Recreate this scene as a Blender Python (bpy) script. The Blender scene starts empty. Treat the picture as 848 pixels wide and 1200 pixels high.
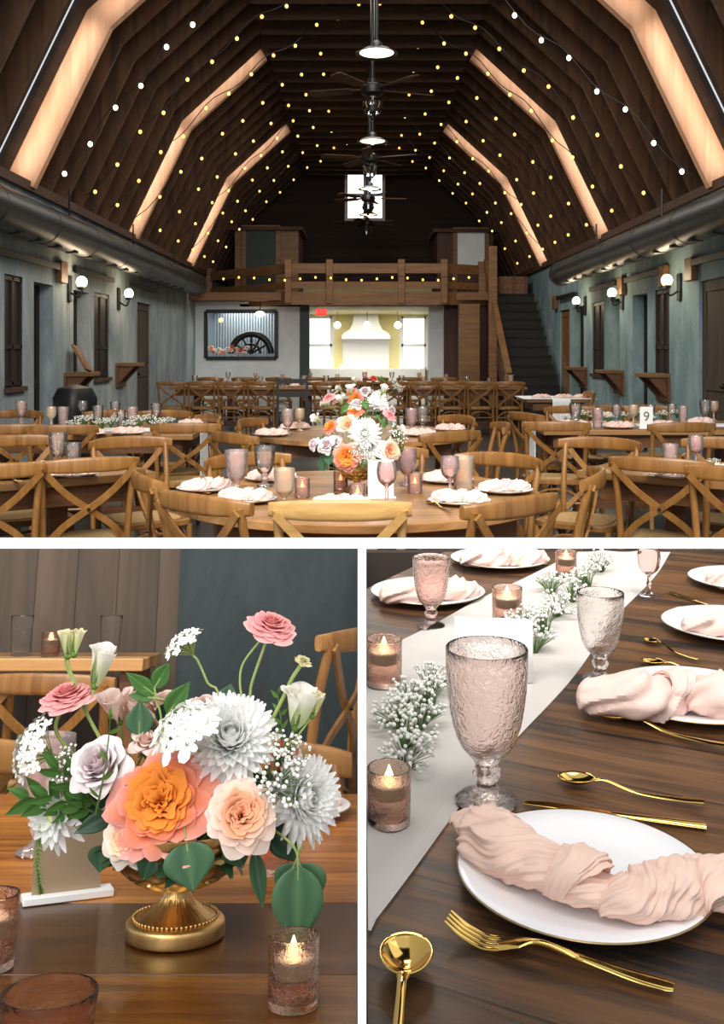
import bpy, bmesh, math, random
from mathutils import Vector, Matrix, noise, Euler
R = math.radians
random.seed(7)
sc = bpy.context.scene
COL = sc.collection
PI = math.pi
# ------------------------------------------------------------------ places
F = 1150.0            # focal length in pixels of the 848 x 1200 frame
CX, HY = 424.0, 410.0 # the point straight ahead of the level camera
H = 1.38              # eye height above the hall floor
I4 = Matrix.Identity(4)
T = I4                # transform of the place being built
TILT = R(13.7)        # the flower corner stands on ground falling away from the viewer
CAM = Vector((0, 0, H))
T2 = Matrix.Translation(CAM) @ Matrix.Rotation(-TILT, 4, 'X') @ Matrix.Translation(-CAM)
TH, TZ2, TZ3 = 0.78, 1.008, 0.853   # table heights: hall, flower corner, place-setting corner

def ray(px, py): return Vector(((px - CX) / F, 1.0, (HY - py) / F))
def pt(px, py, d): return CAM + ray(px, py) * d
def at1(px, py, h=0.0): return pt(px, py, (H - TH - h) * F / (py - HY))
def at3(px, py, h=0.0): return pt(px, py, (H - TZ3 - h) * F / (py - HY))
def ray2(px, py): return Matrix.Rotation(TILT, 3, 'X') @ ray(px, py)
def pt2(px, py, yd):
    r = ray2(px, py); return CAM + r * (yd / r.y)
def at2(px, py, h=0.0):
    r = ray2(px, py); return CAM + r * ((TZ2 + h - H) / r.z)
def MT(x, y=None, z=None, rz=0.0, s=1.0):
    if y is None: x, y, z = x
    return Matrix.Translation((x, y, z)) @ Matrix.Rotation(rz, 4, 'Z') @ Matrix.Scale(s, 4)
def aim(p, d, s=1.0, roll=0.0):
    q = Vector(d).normalized().to_track_quat('Z', 'Y')
    return Matrix.Translation(p) @ q.to_matrix().to_4x4() @ Matrix.Rotation(roll, 4, 'Z') @ Matrix.Scale(s, 4)

# ------------------------------------------------------------------ materials
def C(h):
    v = [int(h[i:i + 2], 16) / 255 for i in (0, 2, 4)]
    return tuple((x / 12.92 if x <= .04045 else ((x + .055) / 1.055) ** 2.4) for x in v) + (1.0,)
class NT:
    def __init__(s, name):
        s.m = bpy.data.materials.new(name); s.m.use_nodes = True
        s.t = s.m.node_tree; s.b = s.t.nodes['Principled BSDF']; s.out = s.t.nodes['Material Output']
    def n(s, typ, props=None, **ins):
        x = s.t.nodes.new(typ)
        for k, v in (props or {}).items(): setattr(x, k, v)
        for k, v in ins.items():
            k = int(k[1:]) if k[0] == '_' and k[1:].isdigit() else k.replace('_', ' ')
            s.set(x.inputs[k], v)
        return x
    def set(s, inp, v):
        if isinstance(v, bpy.types.NodeSocket): s.t.links.new(v, inp)
        elif isinstance(v, bpy.types.Node): s.t.links.new(v.outputs[0], inp)
        else: inp.default_value = v
    def p(s, **k):
        for a, v in k.items(): s.set(s.b.inputs[a.replace('_', ' ')], v)
    def math(s, op, a, b=0.0, c=0.0): return s.n('ShaderNodeMath', {'operation': op}, _0=a, _1=b, _2=c).outputs[0]
    def ramp(s, fac, stops):
        r = s.n('ShaderNodeValToRGB', Fac=fac); e = r.color_ramp.elements
        while len(e) < len(stops): e.new(0.5)
        for i, (p_, c_) in enumerate(stops): e[i].position = p_; e[i].color = c_
        return r.outputs[0]
    def coord(s, jitter=True):
        o = s.n('ShaderNodeTexCoord').outputs['Object']
        if not jitter: return o
        r = s.n('ShaderNodeObjectInfo').outputs['Random']
        return s.n('ShaderNodeVectorMath', {'operation': 'ADD'}, _0=o, _1=s.n('ShaderNodeVectorMath', {'operation': 'SCALE'}, _0=(7.1, 3.3, 5.7), Scale=r).outputs[0]).outputs[0]
    def bump(s, hgt, strength, dist=.002):
        s.p(Normal=s.n('ShaderNodeBump', Strength=strength, Distance=dist, Height=hgt).outputs[0])
    def mixc(s, f, a, b, mode='MIX'):
        x = s.n('ShaderNodeMix', {'data_type': 'RGBA', 'blend_type': mode})
        s.set(x.inputs[0], f); s.set(x.inputs[6], a); s.set(x.inputs[7], b); return x.outputs[2]

def plain(name, col, rough=.5, metal=0., var=.0, scale=10, bump=0., bscale=60, emit=0., spec=.5, ecol=None, dist=.002):
    t = NT(name); c = C(col) if isinstance(col, str) else col
    t.p(Base_Color=c, Roughness=rough, Metallic=metal); t.b.inputs['Specular IOR Level'].default_value = spec
    if var or bump: co = t.coord()
    if var:
        nz = t.n('ShaderNodeTexNoise', Vector=co, Scale=scale, Detail=6.0, Roughness=.6)
        lo = tuple(x * (1 - var) for x in c[:3]) + (1,); hi = tuple(min(1, x * (1 + var)) for x in c[:3]) + (1,)
        t.p(Base_Color=t.ramp(nz.outputs[0], [(.3, lo), (.7, hi)]))
    if bump: t.bump(t.n('ShaderNodeTexNoise', Vector=co, Scale=bscale, Detail=5.0).outputs[0], bump, dist)
    if emit: t.p(Emission_Color=C(ecol) if ecol else c, Emission_Strength=emit)
    return t.m

def wood(name, c1, c2, rough=.45, grain='X', plank=0., patch=None, scale=1., bump=.25, vary=.5, tone=False, across=None, spec=.5, rot=0.):
    t = NT(name); co = t.coord(plank == 0)
    if rot: co = t.n('ShaderNodeVectorRotate', {'rotation_type': 'Z_AXIS'}, Vector=co, Angle=rot).outputs[0]
    ax = 'XYZ'.index(grain); s = [16 * scale] * 3; s[ax] = 1.3 * scale
    mp = t.n('ShaderNodeMapping', Vector=co, Scale=tuple(s)).outputs[0]
    if plank:
        sep = t.n('ShaderNodeSeparateXYZ', Vector=co).outputs
        a = sep[across if across is not None else (1 if ax == 0 else 0)]
        q = t.math('DIVIDE', a, plank); fl = t.math('FLOOR', q); fr = t.math('FRACT', q)
        wn = t.n('ShaderNodeTexWhiteNoise', {'noise_dimensions': '1D'}, W=fl).outputs[0]
        mp = t.n('ShaderNodeVectorMath', {'operation': 'ADD'}, _0=mp, _1=t.n('ShaderNodeCombineXYZ', X=t.math('MULTIPLY', wn, 37.), Y=t.math('MULTIPLY', wn, 11.))).outputs[0]
    nz = t.n('ShaderNodeTexNoise', Vector=mp, Scale=1.0, Detail=7.0, Roughness=.62, Distortion=.7).outputs[0]
    col = t.ramp(nz, [(.28, C(c1)), (.72, C(c2))])
    if patch:
        pn = t.n('ShaderNodeTexNoise', Vector=t.n('ShaderNodeMapping', Vector=co, Scale=tuple(.35 * x for x in s)).outputs[0], Scale=1.6 , Detail=5.0, Roughness=.7).outputs[0]
        col = t.mixc(t.ramp(pn, [(.46, (0, 0, 0, 1)), (.6, (1, 1, 1, 1))]), col, C(patch))
    if plank:
        k = t.math('MULTIPLY_ADD', wn, vary, 1 - vary * .6)
        seam = t.math('MULTIPLY', t.math('GREATER_THAN', fr, .025), 1.0)
        k = t.math('MULTIPLY', k, t.math('MULTIPLY_ADD', seam, .75, .25))
        col = t.mixc(1.0, col, t.n('ShaderNodeCombineColor', Red=k, Green=k, Blue=k).outputs[0], 'MULTIPLY')
    if tone:
        k = t.n('ShaderNodeAttribute', {'attribute_name': 't'}).outputs['Fac']
        col = t.mixc(1.0, col, t.n('ShaderNodeCombineColor', Red=k, Green=k, Blue=k).outputs[0], 'MULTIPLY')
    t.p(Base_Color=col, Roughness=rough); t.b.inputs['Specular IOR Level'].default_value = spec
    if bump: t.bump(nz, bump, .003)
    return t.m

def glass(name, col, rough=.03, pattern=None, pscale=60, bump=.5, ior=1.4):
    t = NT(name); t.p(Base_Color=C(col), Roughness=rough, IOR=ior); t.b.inputs['Transmission Weight'].default_value = 1.0
    if pattern:
        co = t.coord(False)
        if pattern == 'cut':
            v = t.n('ShaderNodeTexVoronoi', {'feature': 'SMOOTH_F1'}, Vector=co, Scale=pscale).outputs[0]
            w = t.n('ShaderNodeTexNoise', Vector=co, Scale=pscale * 1.3, Detail=2.0, Distortion=2.0).outputs[0]
            v = t.math('ADD', v, w)
        else:
            v = t.n('ShaderNodeTexNoise', Vector=co, Scale=pscale, Detail=2.0).outputs[0]
        t.bump(v, bump, .004)
    return t.m

def thin_glass(name, col, rough=.05, pscale=70, bump=.3, body=.2):
    t = NT(name); t.t.nodes.remove(t.b)
    v = t.n('ShaderNodeTexVoronoi', {'feature': 'SMOOTH_F1'}, Vector=t.coord(False), Scale=float(pscale)).outputs[0]
    nrm = t.n('ShaderNodeBump', Strength=bump, Distance=.004, Height=v).outputs[0]
    fr = t.n('ShaderNodeFresnel', IOR=1.5, Normal=nrm).outputs[0]
    tp = t.n('ShaderNodeBsdfTransparent', Color=C(col)); df = t.n('ShaderNodeBsdfDiffuse', Color=C(col), Normal=nrm)
    gl = t.n('ShaderNodeBsdfGlossy', Color=(1, 1, 1, 1), Roughness=rough, Normal=nrm)
    m1 = t.n('ShaderNodeMixShader', _0=body, _1=tp.outputs[0], _2=df.outputs[0]); m2 = t.n('ShaderNodeMixShader', _0=fr, _1=m1.outputs[0], _2=gl.outputs[0])
    t.t.links.new(m2.outputs[0], t.out.inputs[0]); return t.m
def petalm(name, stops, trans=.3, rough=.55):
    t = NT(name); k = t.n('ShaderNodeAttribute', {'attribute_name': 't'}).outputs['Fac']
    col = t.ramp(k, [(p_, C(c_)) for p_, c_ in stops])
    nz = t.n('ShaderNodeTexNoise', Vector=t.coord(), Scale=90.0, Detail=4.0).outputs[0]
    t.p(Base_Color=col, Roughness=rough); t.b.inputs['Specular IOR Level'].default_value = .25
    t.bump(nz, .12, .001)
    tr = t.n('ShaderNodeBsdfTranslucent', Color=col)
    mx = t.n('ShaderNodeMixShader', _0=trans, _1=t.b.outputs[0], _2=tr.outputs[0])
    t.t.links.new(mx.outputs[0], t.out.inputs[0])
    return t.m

def sheer(name, col, clear=.3):
    t = NT(name); t.p(Base_Color=C(col), Roughness=.9); t.b.inputs['Specular IOR Level'].default_value = .1
    w = t.n('ShaderNodeTexNoise', Vector=t.coord(), Scale=400.0, Detail=1.0).outputs[0]
    t.bump(w, .15, .0006)
    tl = t.n('ShaderNodeBsdfTranslucent', Color=C(col)); m1 = t.n('ShaderNodeMixShader', _0=.35, _1=t.b.outputs[0], _2=tl.outputs[0])
    tp = t.n('ShaderNodeBsdfTransparent'); m2 = t.n('ShaderNodeMixShader', _0=clear, _1=m1.outputs[0], _2=tp.outputs[0])
    t.t.links.new(m2.outputs[0], t.out.inputs[0]); return t.m

def plaster(name, c1, c2, c3, sc_=1.0, bump=.5):
    t = NT(name); co = t.coord(False)
    mp = t.n('ShaderNodeMapping', Vector=co, Scale=(1, 1, .38)).outputs[0]
    a = t.n('ShaderNodeTexNoise', Vector=mp, Scale=1.6 * sc_, Detail=9.0, Roughness=.72, Distortion=.4).outputs[0]
    t.p(Base_Color=t.ramp(a, [(.3, C(c1)), (.5, C(c2)), (.68, C(c3))]), Roughness=.85)
    t.bump(t.n('ShaderNodeTexNoise', Vector=co, Scale=22.0, Detail=6.0).outputs[0], bump, .01)
    return t.m

M = {}
def mats():
    M['chair'] = wood('honey_oak', '70461f', 'a0733c', .38, 'Z', scale=1.4, bump=.12)
    M['chair_pale'] = wood('pale_oak', 'a87c44', 'cda669', .36, 'X', scale=1.4, bump=.12)
    M['cane'] = plain('woven_cane', 'b99763', .7, var=.3, scale=90, bump=.5, bscale=220)
    M['hall_table'] = wood('farm_table_planks', '85582f', 'c69660', .3, 'X', plank=.14, vary=.6, bump=.25)
    M['table_frame'] = wood('farm_table_frame', '50301a', '7a4f2a', .5, 'X')
    M['rafter'] = wood('old_rafter_wood', '2e1c10', '5c3c23', .75, 'X', scale=.6, bump=.4)
    M['rafter_frame'] = wood('old_rafter_plank', '2e1c10', '6a4629', .75, 'Z', scale=.6, bump=.4)
    M['board'] = wood('roof_board_wood', '1c120c', '3a2719', .8, 'Y', plank=.2, across=2, scale=.6, vary=.6, bump=.4)
    M['pine'] = wood('fresh_pine_wood', 'c98f68', 'e6b692', .55, 'Z', scale=.6, bump=.2)  # pale wood, its tone partly standing for daylight on the trusses
    M['loft'] = wood('loft_timber', '5f3f24', '8d6439', .55, 'X', scale=.8, bump=.3)
    M['loft_dark'] = wood('dark_red_board', '35190f', '5a2f1d', .6, 'Z', plank=.16, across=0, vary=.4, scale=.8)
    M['gable'] = wood('gable_board', '20140d', '3f2a1a', .75, 'X', plank=.2, across=2, scale=.6, vary=.5)
    M['plaster'] = plaster('blue_grey_plaster', '63727a', '8d999e', 'b4bcbc')
    M['plaster_right'] = plaster('teal_grey_plaster', '56727a', '7a959b', 'a3b5b6')
    M['reveal'] = plaster('teal_panel', '3c5358', '48636a', '5a757b', 2.0, .2)
    M['floor'] = plain('dark_concrete_floor', '3a3a39', .32, var=.35, scale=1.5, bump=.1, bscale=20)
    M['black'] = plain('black_iron', '141516', .45, var=.2)
    M['maroon'] = plain('dark_red_shutter', '1d0f10', .6, var=.3)
    M['duct'] = plain('painted_duct_metal', '222729', .42, .3, var=.25, scale=3, bump=.1, bscale=8)
    M['white'] = plain('white_paint', 'fbfbfa', .5)
    M['offwhite'] = plain('pale_blue_white_board', 'e2eaee', .6, var=.08, scale=3)
    M['cream'] = plain('cream_kitchen_wall', 'efe2a8', .6, var=.04)
    M['daylight'] = plain('window_daylight', 'ffffff', .5, emit=1.6, ecol='f4faff')
    M['kitchenlight'] = plain('kitchen_window_daylight', 'ffffff', .5, emit=1.1, ecol='f6fbff')
    M['bulb_warm'] = plain('warm_bulb_glass', 'ffd98a', .3, emit=2.2, ecol='ffc860')
    M['bulb_white'] = plain('white_bulb_glass', 'fff3df', .3, emit=5.0, ecol='fff0d2')
    M['pend_in'] = plain('white_enamel_inside', 'fff6e6', .4, emit=1.6, ecol='ffefcf')
    M['exit'] = plain('exit_red', 'd02018', .4, emit=1.2, ecol='ff2a18')
    M['iron_glass'] = glass('lantern_glass', 'cfd8dc', .08)
    M['goblet_pink'] = glass('pressed_pink_glass', 'fbeeea', .02, 'cut', 75, .4, 1.32)
    M['goblet_mauve'] = glass('mauve_glass', 'f9ecee', .02, 'cut', 70, .3, 1.25)
    M['goblet_clear'] = glass('clear_glass', 'fbf8f7', .02, 'cut', 60, .25, 1.25)
    M['goblet_amber'] = glass('frosted_amber_glass', 'fcf0e2', .15, 'cut', 90, .3, 1.25)
    M['goblet_rose'] = glass('rose_glass', 'fbecea', .02, None, 0, 0, 1.28)
    M['goblet_soft'] = glass('soft_rose_glass', 'f3dcd5', .12, 'cut', 60, .3, 1.18)
    M['thin_pink'] = thin_glass('thin_pink_glass', 'faeae6'); M['thin_mauve'] = thin_glass('thin_mauve_glass', 'f5e0e1'); M['thin_clear'] = thin_glass('thin_clear_glass', 'fbf8f7', body=.07)
    M['thin_amber'] = thin_glass('thin_amber_glass', 'f9e6cf', .2, body=.3); M['thin_rose'] = thin_glass('thin_rose_glass', 'f8e2df', bump=.1); M['thin_votive'] = thin_glass('thin_copper_glass', 'fbdfd4', body=.16)
    M['votive'] = glass('copper_pink_glass', 'fbdccd', .03, 'cut', 110, .35)
    M['acrylic'] = glass('clear_acrylic', 'f4f6f6', .02)
    M['wax'] = plain('white_wax', 'f4e9dc', .5, emit=.12, ecol='ffe2b8')
    M['flame'] = plain('candle_flame', 'fff2cf', .4, emit=2.2, ecol='ffdf9a')
    M['china'] = plain('white_china', 'f4f2f4', .12, spec=.6)
    M['rim'] = plain('gold_rim', 'a08a64', .3, .7)
    M['napkin'] = plain('blush_gauze', 'ebcaba', .85, var=.05, scale=40, bump=.35, bscale=500, spec=.1, dist=.001)
    M['napkin_far'] = plain('blush_pink_gauze', 'e8cabf', .85, var=.05, scale=40, bump=.3, bscale=300, spec=.1)
    M['gold'] = plain('polished_gold', 'e3bd6a', .1, 1., bump=.04, bscale=30)
    M['bowl'] = plain('brushed_gold', 'd2ad70', .34, 1., var=.18, scale=25, bump=.08, bscale=300)
    M['runner'] = sheer('sheer_white_chiffon', 'faf4ee', .1)
    M['runner_far'] = plain('white_cloth', 'eceef0', .85, var=.04)
    M['paper'] = plain('white_card', 'f8f7f4', .6)
    M['ink'] = plain('grey_ink', '6a6a68', .6)
    M['kraft'] = plain('tan_card_back', 'a08a70', .5, var=.08)
    M['stem'] = plain('flower_stem_green', '8fa05a', .5, var=.2, scale=30)
    M['stem_dark'] = plain('dark_stem_green', '4d6a35', .5, var=.2, scale=30)
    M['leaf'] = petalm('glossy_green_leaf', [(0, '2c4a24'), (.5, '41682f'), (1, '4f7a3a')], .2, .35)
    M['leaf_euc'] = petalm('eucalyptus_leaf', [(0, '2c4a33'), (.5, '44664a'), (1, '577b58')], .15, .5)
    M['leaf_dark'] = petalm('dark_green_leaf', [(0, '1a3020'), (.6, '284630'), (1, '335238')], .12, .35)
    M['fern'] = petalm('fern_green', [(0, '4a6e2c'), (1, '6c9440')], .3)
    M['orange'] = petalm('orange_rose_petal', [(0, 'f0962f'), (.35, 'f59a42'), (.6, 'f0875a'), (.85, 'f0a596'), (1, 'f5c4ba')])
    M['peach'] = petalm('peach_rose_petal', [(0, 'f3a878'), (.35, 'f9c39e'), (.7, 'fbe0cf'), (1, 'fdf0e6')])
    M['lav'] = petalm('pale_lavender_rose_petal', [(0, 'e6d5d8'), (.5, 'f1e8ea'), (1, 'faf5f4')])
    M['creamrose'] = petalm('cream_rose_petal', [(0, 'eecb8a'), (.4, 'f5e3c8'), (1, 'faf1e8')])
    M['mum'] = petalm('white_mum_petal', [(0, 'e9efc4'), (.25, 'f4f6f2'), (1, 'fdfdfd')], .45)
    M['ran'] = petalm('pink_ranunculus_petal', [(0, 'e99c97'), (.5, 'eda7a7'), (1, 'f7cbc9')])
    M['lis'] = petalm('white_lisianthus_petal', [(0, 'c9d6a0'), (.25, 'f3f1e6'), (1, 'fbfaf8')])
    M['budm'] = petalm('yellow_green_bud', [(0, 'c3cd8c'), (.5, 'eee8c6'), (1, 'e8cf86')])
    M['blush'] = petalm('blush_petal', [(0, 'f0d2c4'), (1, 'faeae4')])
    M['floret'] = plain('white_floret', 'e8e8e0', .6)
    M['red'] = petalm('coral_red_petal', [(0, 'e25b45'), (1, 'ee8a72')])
    M['centre'] = plain('yellow_green_centre', 'd9dd84', .6, bump=.4, bscale=300)
    M['t2'] = wood('amber_table_planks', '6a3613', 'c07c34', .25, 'X', tone=True, bump=.15, scale=1.6)
    M['t3'] = wood('distressed_dark_planks', '38220f', '7d5430', .42, 'X', plank=.15, patch='211d1b', vary=.5, bump=.5, scale=2.2, rot=R(27))
    M['w2a'] = wood('weathered_board_wall', '32291f', '54463a', .8, 'Z', plank=.11, across=0, vary=.35, scale=.8)
    M['w2b'] = plaster('dark_slate_plaster', '161c1e', '1f282a', '2a3538', 2.0, .2)
    M['dark'] = plain('dark_brown_wall', '2a1f18', .8, var=.3, scale=4)
    M['corr'] = plain('corrugated_steel', '8f9ca3', .4, .6)
    M['greendoor'] = plain('dark_green_door', '20302a', .6, var=.2)
    M['tread'] = plain('black_stair_tread', '0a0706', .7, var=.3)
    M['riser'] = plain('black_stair_riser', '0a0807', .6)
    M['dgreen'] = plain('dark_green_frame', '1d3a33', .5)
mats()

# ------------------------------------------------------------------ mesh building
class MB:
    def __init__(s): s.v = []; s.f = []; s.t = []
    def add(s, vs, fs, X=None, t=None):
        b = len(s.v)
        for i, p in enumerate(vs):
            s.v.append(tuple(X @ Vector(p)) if X is not None else tuple(p))
            s.t.append(t[i] if isinstance(t, (list, tuple)) else (1.0 if t is None else t))
        s.f += [tuple(b + i for i in q) for q in fs]; return s
    def box(s, c, d, X=None, t=None):
        x, y, z = (k / 2 for k in d)
        vs = [(c[0] + a * x, c[1] + b * y, c[2] + e * z) for e in (-1, 1) for b in (-1, 1) for a in (-1, 1)]
        return s.add(vs, [(0, 2, 3, 1), (4, 5, 7, 6), (0, 1, 5, 4), (2, 6, 7, 3), (0, 4, 6, 2), (1, 3, 7, 5)], X, t)
    def bb(s, x0, x1, y0, y1, z0, z1, X=None, t=None):
        return s.box(((x0 + x1) / 2, (y0 + y1) / 2, (z0 + z1) / 2), (abs(x1 - x0), abs(y1 - y0), abs(z1 - z0)), X, t)
    def bar(s, a, b, w, h, up=(0, 0, 1), t=None):
        a, b = Vector(a), Vector(b); y = (b - a); L = y.length; y.normalize()
        x = y.cross(Vector(up)).normalized(); z = x.cross(y)
        X = Matrix(((x.x, y.x, z.x, 0), (x.y, y.y, z.y, 0), (x.z, y.z, z.z, 0), (0, 0, 0, 1)))
        return s.box((0, 0, 0), (w, L, h), Matrix.Translation((a + b) / 2) @ X, t)
    def tube(s, pts, r, n=8, X=None, t=None, sq=1.0, cap=True):
        pts = [Vector(p) for p in pts]; m = len(pts); vs = []; prev = None
        for i, p in enumerate(pts):
            d = (pts[min(i + 1, m - 1)] - pts[max(i - 1, 0)]).normalized()
            if prev is None: prev = d.orthogonal().normalized() if abs(d.z) > .9 else d.cross(Vector((0, 0, 1))).normalized()
            prev = (prev - d * prev.dot(d)).normalized(); w = d.cross(prev)
            ri = r[i] if isinstance(r, (list, tuple)) else r
            for k in range(n):
                a = 2 * PI * k / n; vs.append(p + prev * math.cos(a) * ri + w * math.sin(a) * ri * sq)
        fs = [(i * n + k, i * n + (k + 1) % n, (i + 1) * n + (k + 1) % n, (i + 1) * n + k) for i in range(m - 1) for k in range(n)]
        if cap: fs += [tuple(range(n))[::-1], tuple(range((m - 1) * n, m * n))]
        return s.add(vs, fs, X, t)
    def lathe(s, prof, n=32, X=None, fn=None, t=None):
        vs = []; rows = []
        for (r, z) in prof:
            if r < 1e-6: rows.append([len(vs)]); vs.append((0, 0, z))
            else:
                row = []
                for k in range(n):
                    a = 2 * PI * k / n; rr, zz = fn(r, z, a) if fn else (r, z)
                    row.append(len(vs)); vs.append((rr * math.cos(a), rr * math.sin(a), zz))
                rows.append(row)
        fs = []
        for a, b in zip(rows, rows[1:]):
            for k in range(n):
                k2 = (k + 1) % n
                if len(a) == 1 and len(b) == 1: break
                if len(a) == 1: fs.append((a[0], b[k2], b[k]))
                elif len(b) == 1: fs.append((a[k], a[k2], b[0]))
                else: fs.append((a[k], a[k2], b[k2], b[k]))
        return s.add(vs, fs, X, t)
    def grid(s, fn, nu, nv, X=None, tf=None, closed=False):
        vs = []; ts = []
        for j in range(nv + 1):
            for i in range(nu + (0 if closed else 1)):
                u, v = i / nu, j / nv; vs.append(fn(u, v)); ts.append(tf(u, v) if tf else 1.0)
        w = nu if closed else nu + 1
        fs = [(j * w + i, j * w + (i + 1) % w, (j + 1) * w + (i + 1) % w, (j + 1) * w + i) for j in range(nv) for i in range(nu)]
        return s.add(vs, fs, X, ts)
    def ball(s, c, r, n=8, m=5, X=None, sz=1.0, t=None):
        pr = [(r * math.sin(PI * i / m), -r * sz * math.cos(PI * i / m)) for i in range(m + 1)]; pr[0] = (0, -r * sz); pr[-1] = (0, r * sz)
        return s.lathe(pr, n, (X or I4) @ Matrix.Translation(c), t=t)
    def poly(s, pts, z0, z1, X=None, t=None):
        n = len(pts); vs = [(x, y, z0) for x, y in pts] + [(x, y, z1) for x, y in pts]
        return s.add(vs, [tuple(range(n))[::-1], tuple(range(n, 2 * n))] + [(i, (i + 1) % n, n + (i + 1) % n, n + i) for i in range(n)], X, t)
    def mesh(s, name, mat, fix=True, angle=42):
        me = bpy.data.meshes.new(name); me.from_pydata(s.v, [], s.f)
        a = me.attributes.new('t', 'FLOAT', 'POINT'); a.data.foreach_set('value', s.t)
        if fix:
            bm = bmesh.new(); bm.from_mesh(me); bmesh.ops.recalc_face_normals(bm, faces=bm.faces); bm.to_mesh(me); bm.free()
        me.polygons.foreach_set('use_smooth', [True] * len(me.polygons)); me.set_sharp_from_angle(angle=R(angle))
        me.materials.append(mat); me.update(); return me
    def obj(s, name, mat, parent=None, X=None, bev=0., label=None, fix=True, angle=42, thick=0.):
        o = bpy.data.objects.new(name, s.mesh(name, M[mat] if isinstance(mat, str) else mat, fix, angle)); COL.objects.link(o)
        if parent is not None: o.parent = parent; o.matrix_basis = X if X is not None else I4
        else: o.matrix_world = T @ (X if X is not None else I4)
        if thick: m = o.modifiers.new('thickness', 'SOLIDIFY'); m.thickness = thick; m.offset = 0
        if bev: m = o.modifiers.new('edge', 'BEVEL'); m.width = bev; m.segments = 2; m.limit_method = 'ANGLE'
        if label: o['label'] = label
        return o
def struct(o, label=None):
    o['kind'] = 'structure'
    if label: o['label'] = label
    return o
def empty(name):
    o = bpy.data.objects.new(name, None); COL.objects.link(o); o.empty_display_size = .05; o.matrix_world = T; return o
def tag(o, label, cat, group=None, kind=None):
    o['label'] = label; o['category'] = cat
    if group: o['group'] = group
    elif 'group' in o: del o['group']
    if kind: o['kind'] = kind
    return o
def text(parent, body, size, loc, mat, name='lettering'):
    c = bpy.data.curves.new('tmp', 'FONT'); c.body = body; c.size = size; c.extrude = size * .02; c.align_x = 'CENTER'; c.align_y = 'CENTER'
    t = bpy.data.objects.new('tmp', c); COL.objects.link(t); bpy.context.view_layer.update()
    me = bpy.data.meshes.new_from_object(t.evaluated_get(bpy.context.evaluated_depsgraph_get())); bpy.data.objects.remove(t); bpy.data.curves.remove(c)
    me.materials.clear(); me.materials.append(M[mat]); me.name = name
    o = bpy.data.objects.new(name, me); COL.objects.link(o); o.parent = parent; o.location = loc; o.rotation_euler = (R(90), 0, 0); return o
def copy_tree(o, parent=None):
    c = o.copy(); COL.objects.link(c)
    if parent is not None: c.parent = parent; c.matrix_basis = o.matrix_basis
    for ch in o.children: copy_tree(ch, c)
    return c
PROTO = {}
def inst(key, builder, X, label, cat, group=None):
    if key in PROTO:
        src, kids = PROTO[key]; o = src.copy(); COL.objects.link(o)
        for k in kids: copy_tree(k, o)
    else: o = builder(); PROTO[key] = (o, list(o.children))
    o.matrix_world = T @ X
    return tag(o, label, cat, group)
ORD = ['first', 'second', 'third', 'fourth', 'fifth', 'sixth', 'seventh', 'eighth', 'ninth', 'tenth', 'eleventh', 'twelfth', 'thirteenth', 'fourteenth', 'fifteenth']
# ------------------------------------------------------------------ furniture prototypes
def bez(p, n=12):
    p = [Vector(q) for q in p]; out = []
    P_ = [p[0] * 2 - p[1]] + p + [p[-1] * 2 - p[-2]]
    m = len(p) - 1
    for i in range(m):
        a, b, c, d = P_[i:i + 4]
        k = max(2, n // m)
        for j in range(k):
            t = j / k
            out.append(.5 * ((2 * b) + (c - a) * t + (2 * a - 5 * b + 4 * c - d) * t * t + (3 * b - a - 3 * c + d) * t ** 3))
    out.append(p[-1]); return out
def strip(mb, pts, w, th, side):
    """flat bent strip along pts; side = direction of its thickness"""
    pts = [Vector(p) for p in pts]; vs = []; n = len(pts)
    for i, p in enumerate(pts):
        d = (pts[min(i + 1, n - 1)] - pts[max(i - 1, 0)]).normalized()
        k = Vector(side); k = (k - d * k.dot(d)).normalized(); x = d.cross(k)
        for a, b in ((-1, -1), (1, -1), (1, 1), (-1, 1)): vs.append(p + x * a * w / 2 + k * b * th / 2)
    fs = [(4 * i + k, 4 * i + (k + 1) % 4, 4 * i + 4 + (k + 1) % 4, 4 * i + 4 + k) for i in range(n - 1) for k in range(4)]
    mb.add(vs, fs + [(3, 2, 1, 0), tuple(range(4 * n - 4, 4 * n))])
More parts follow.
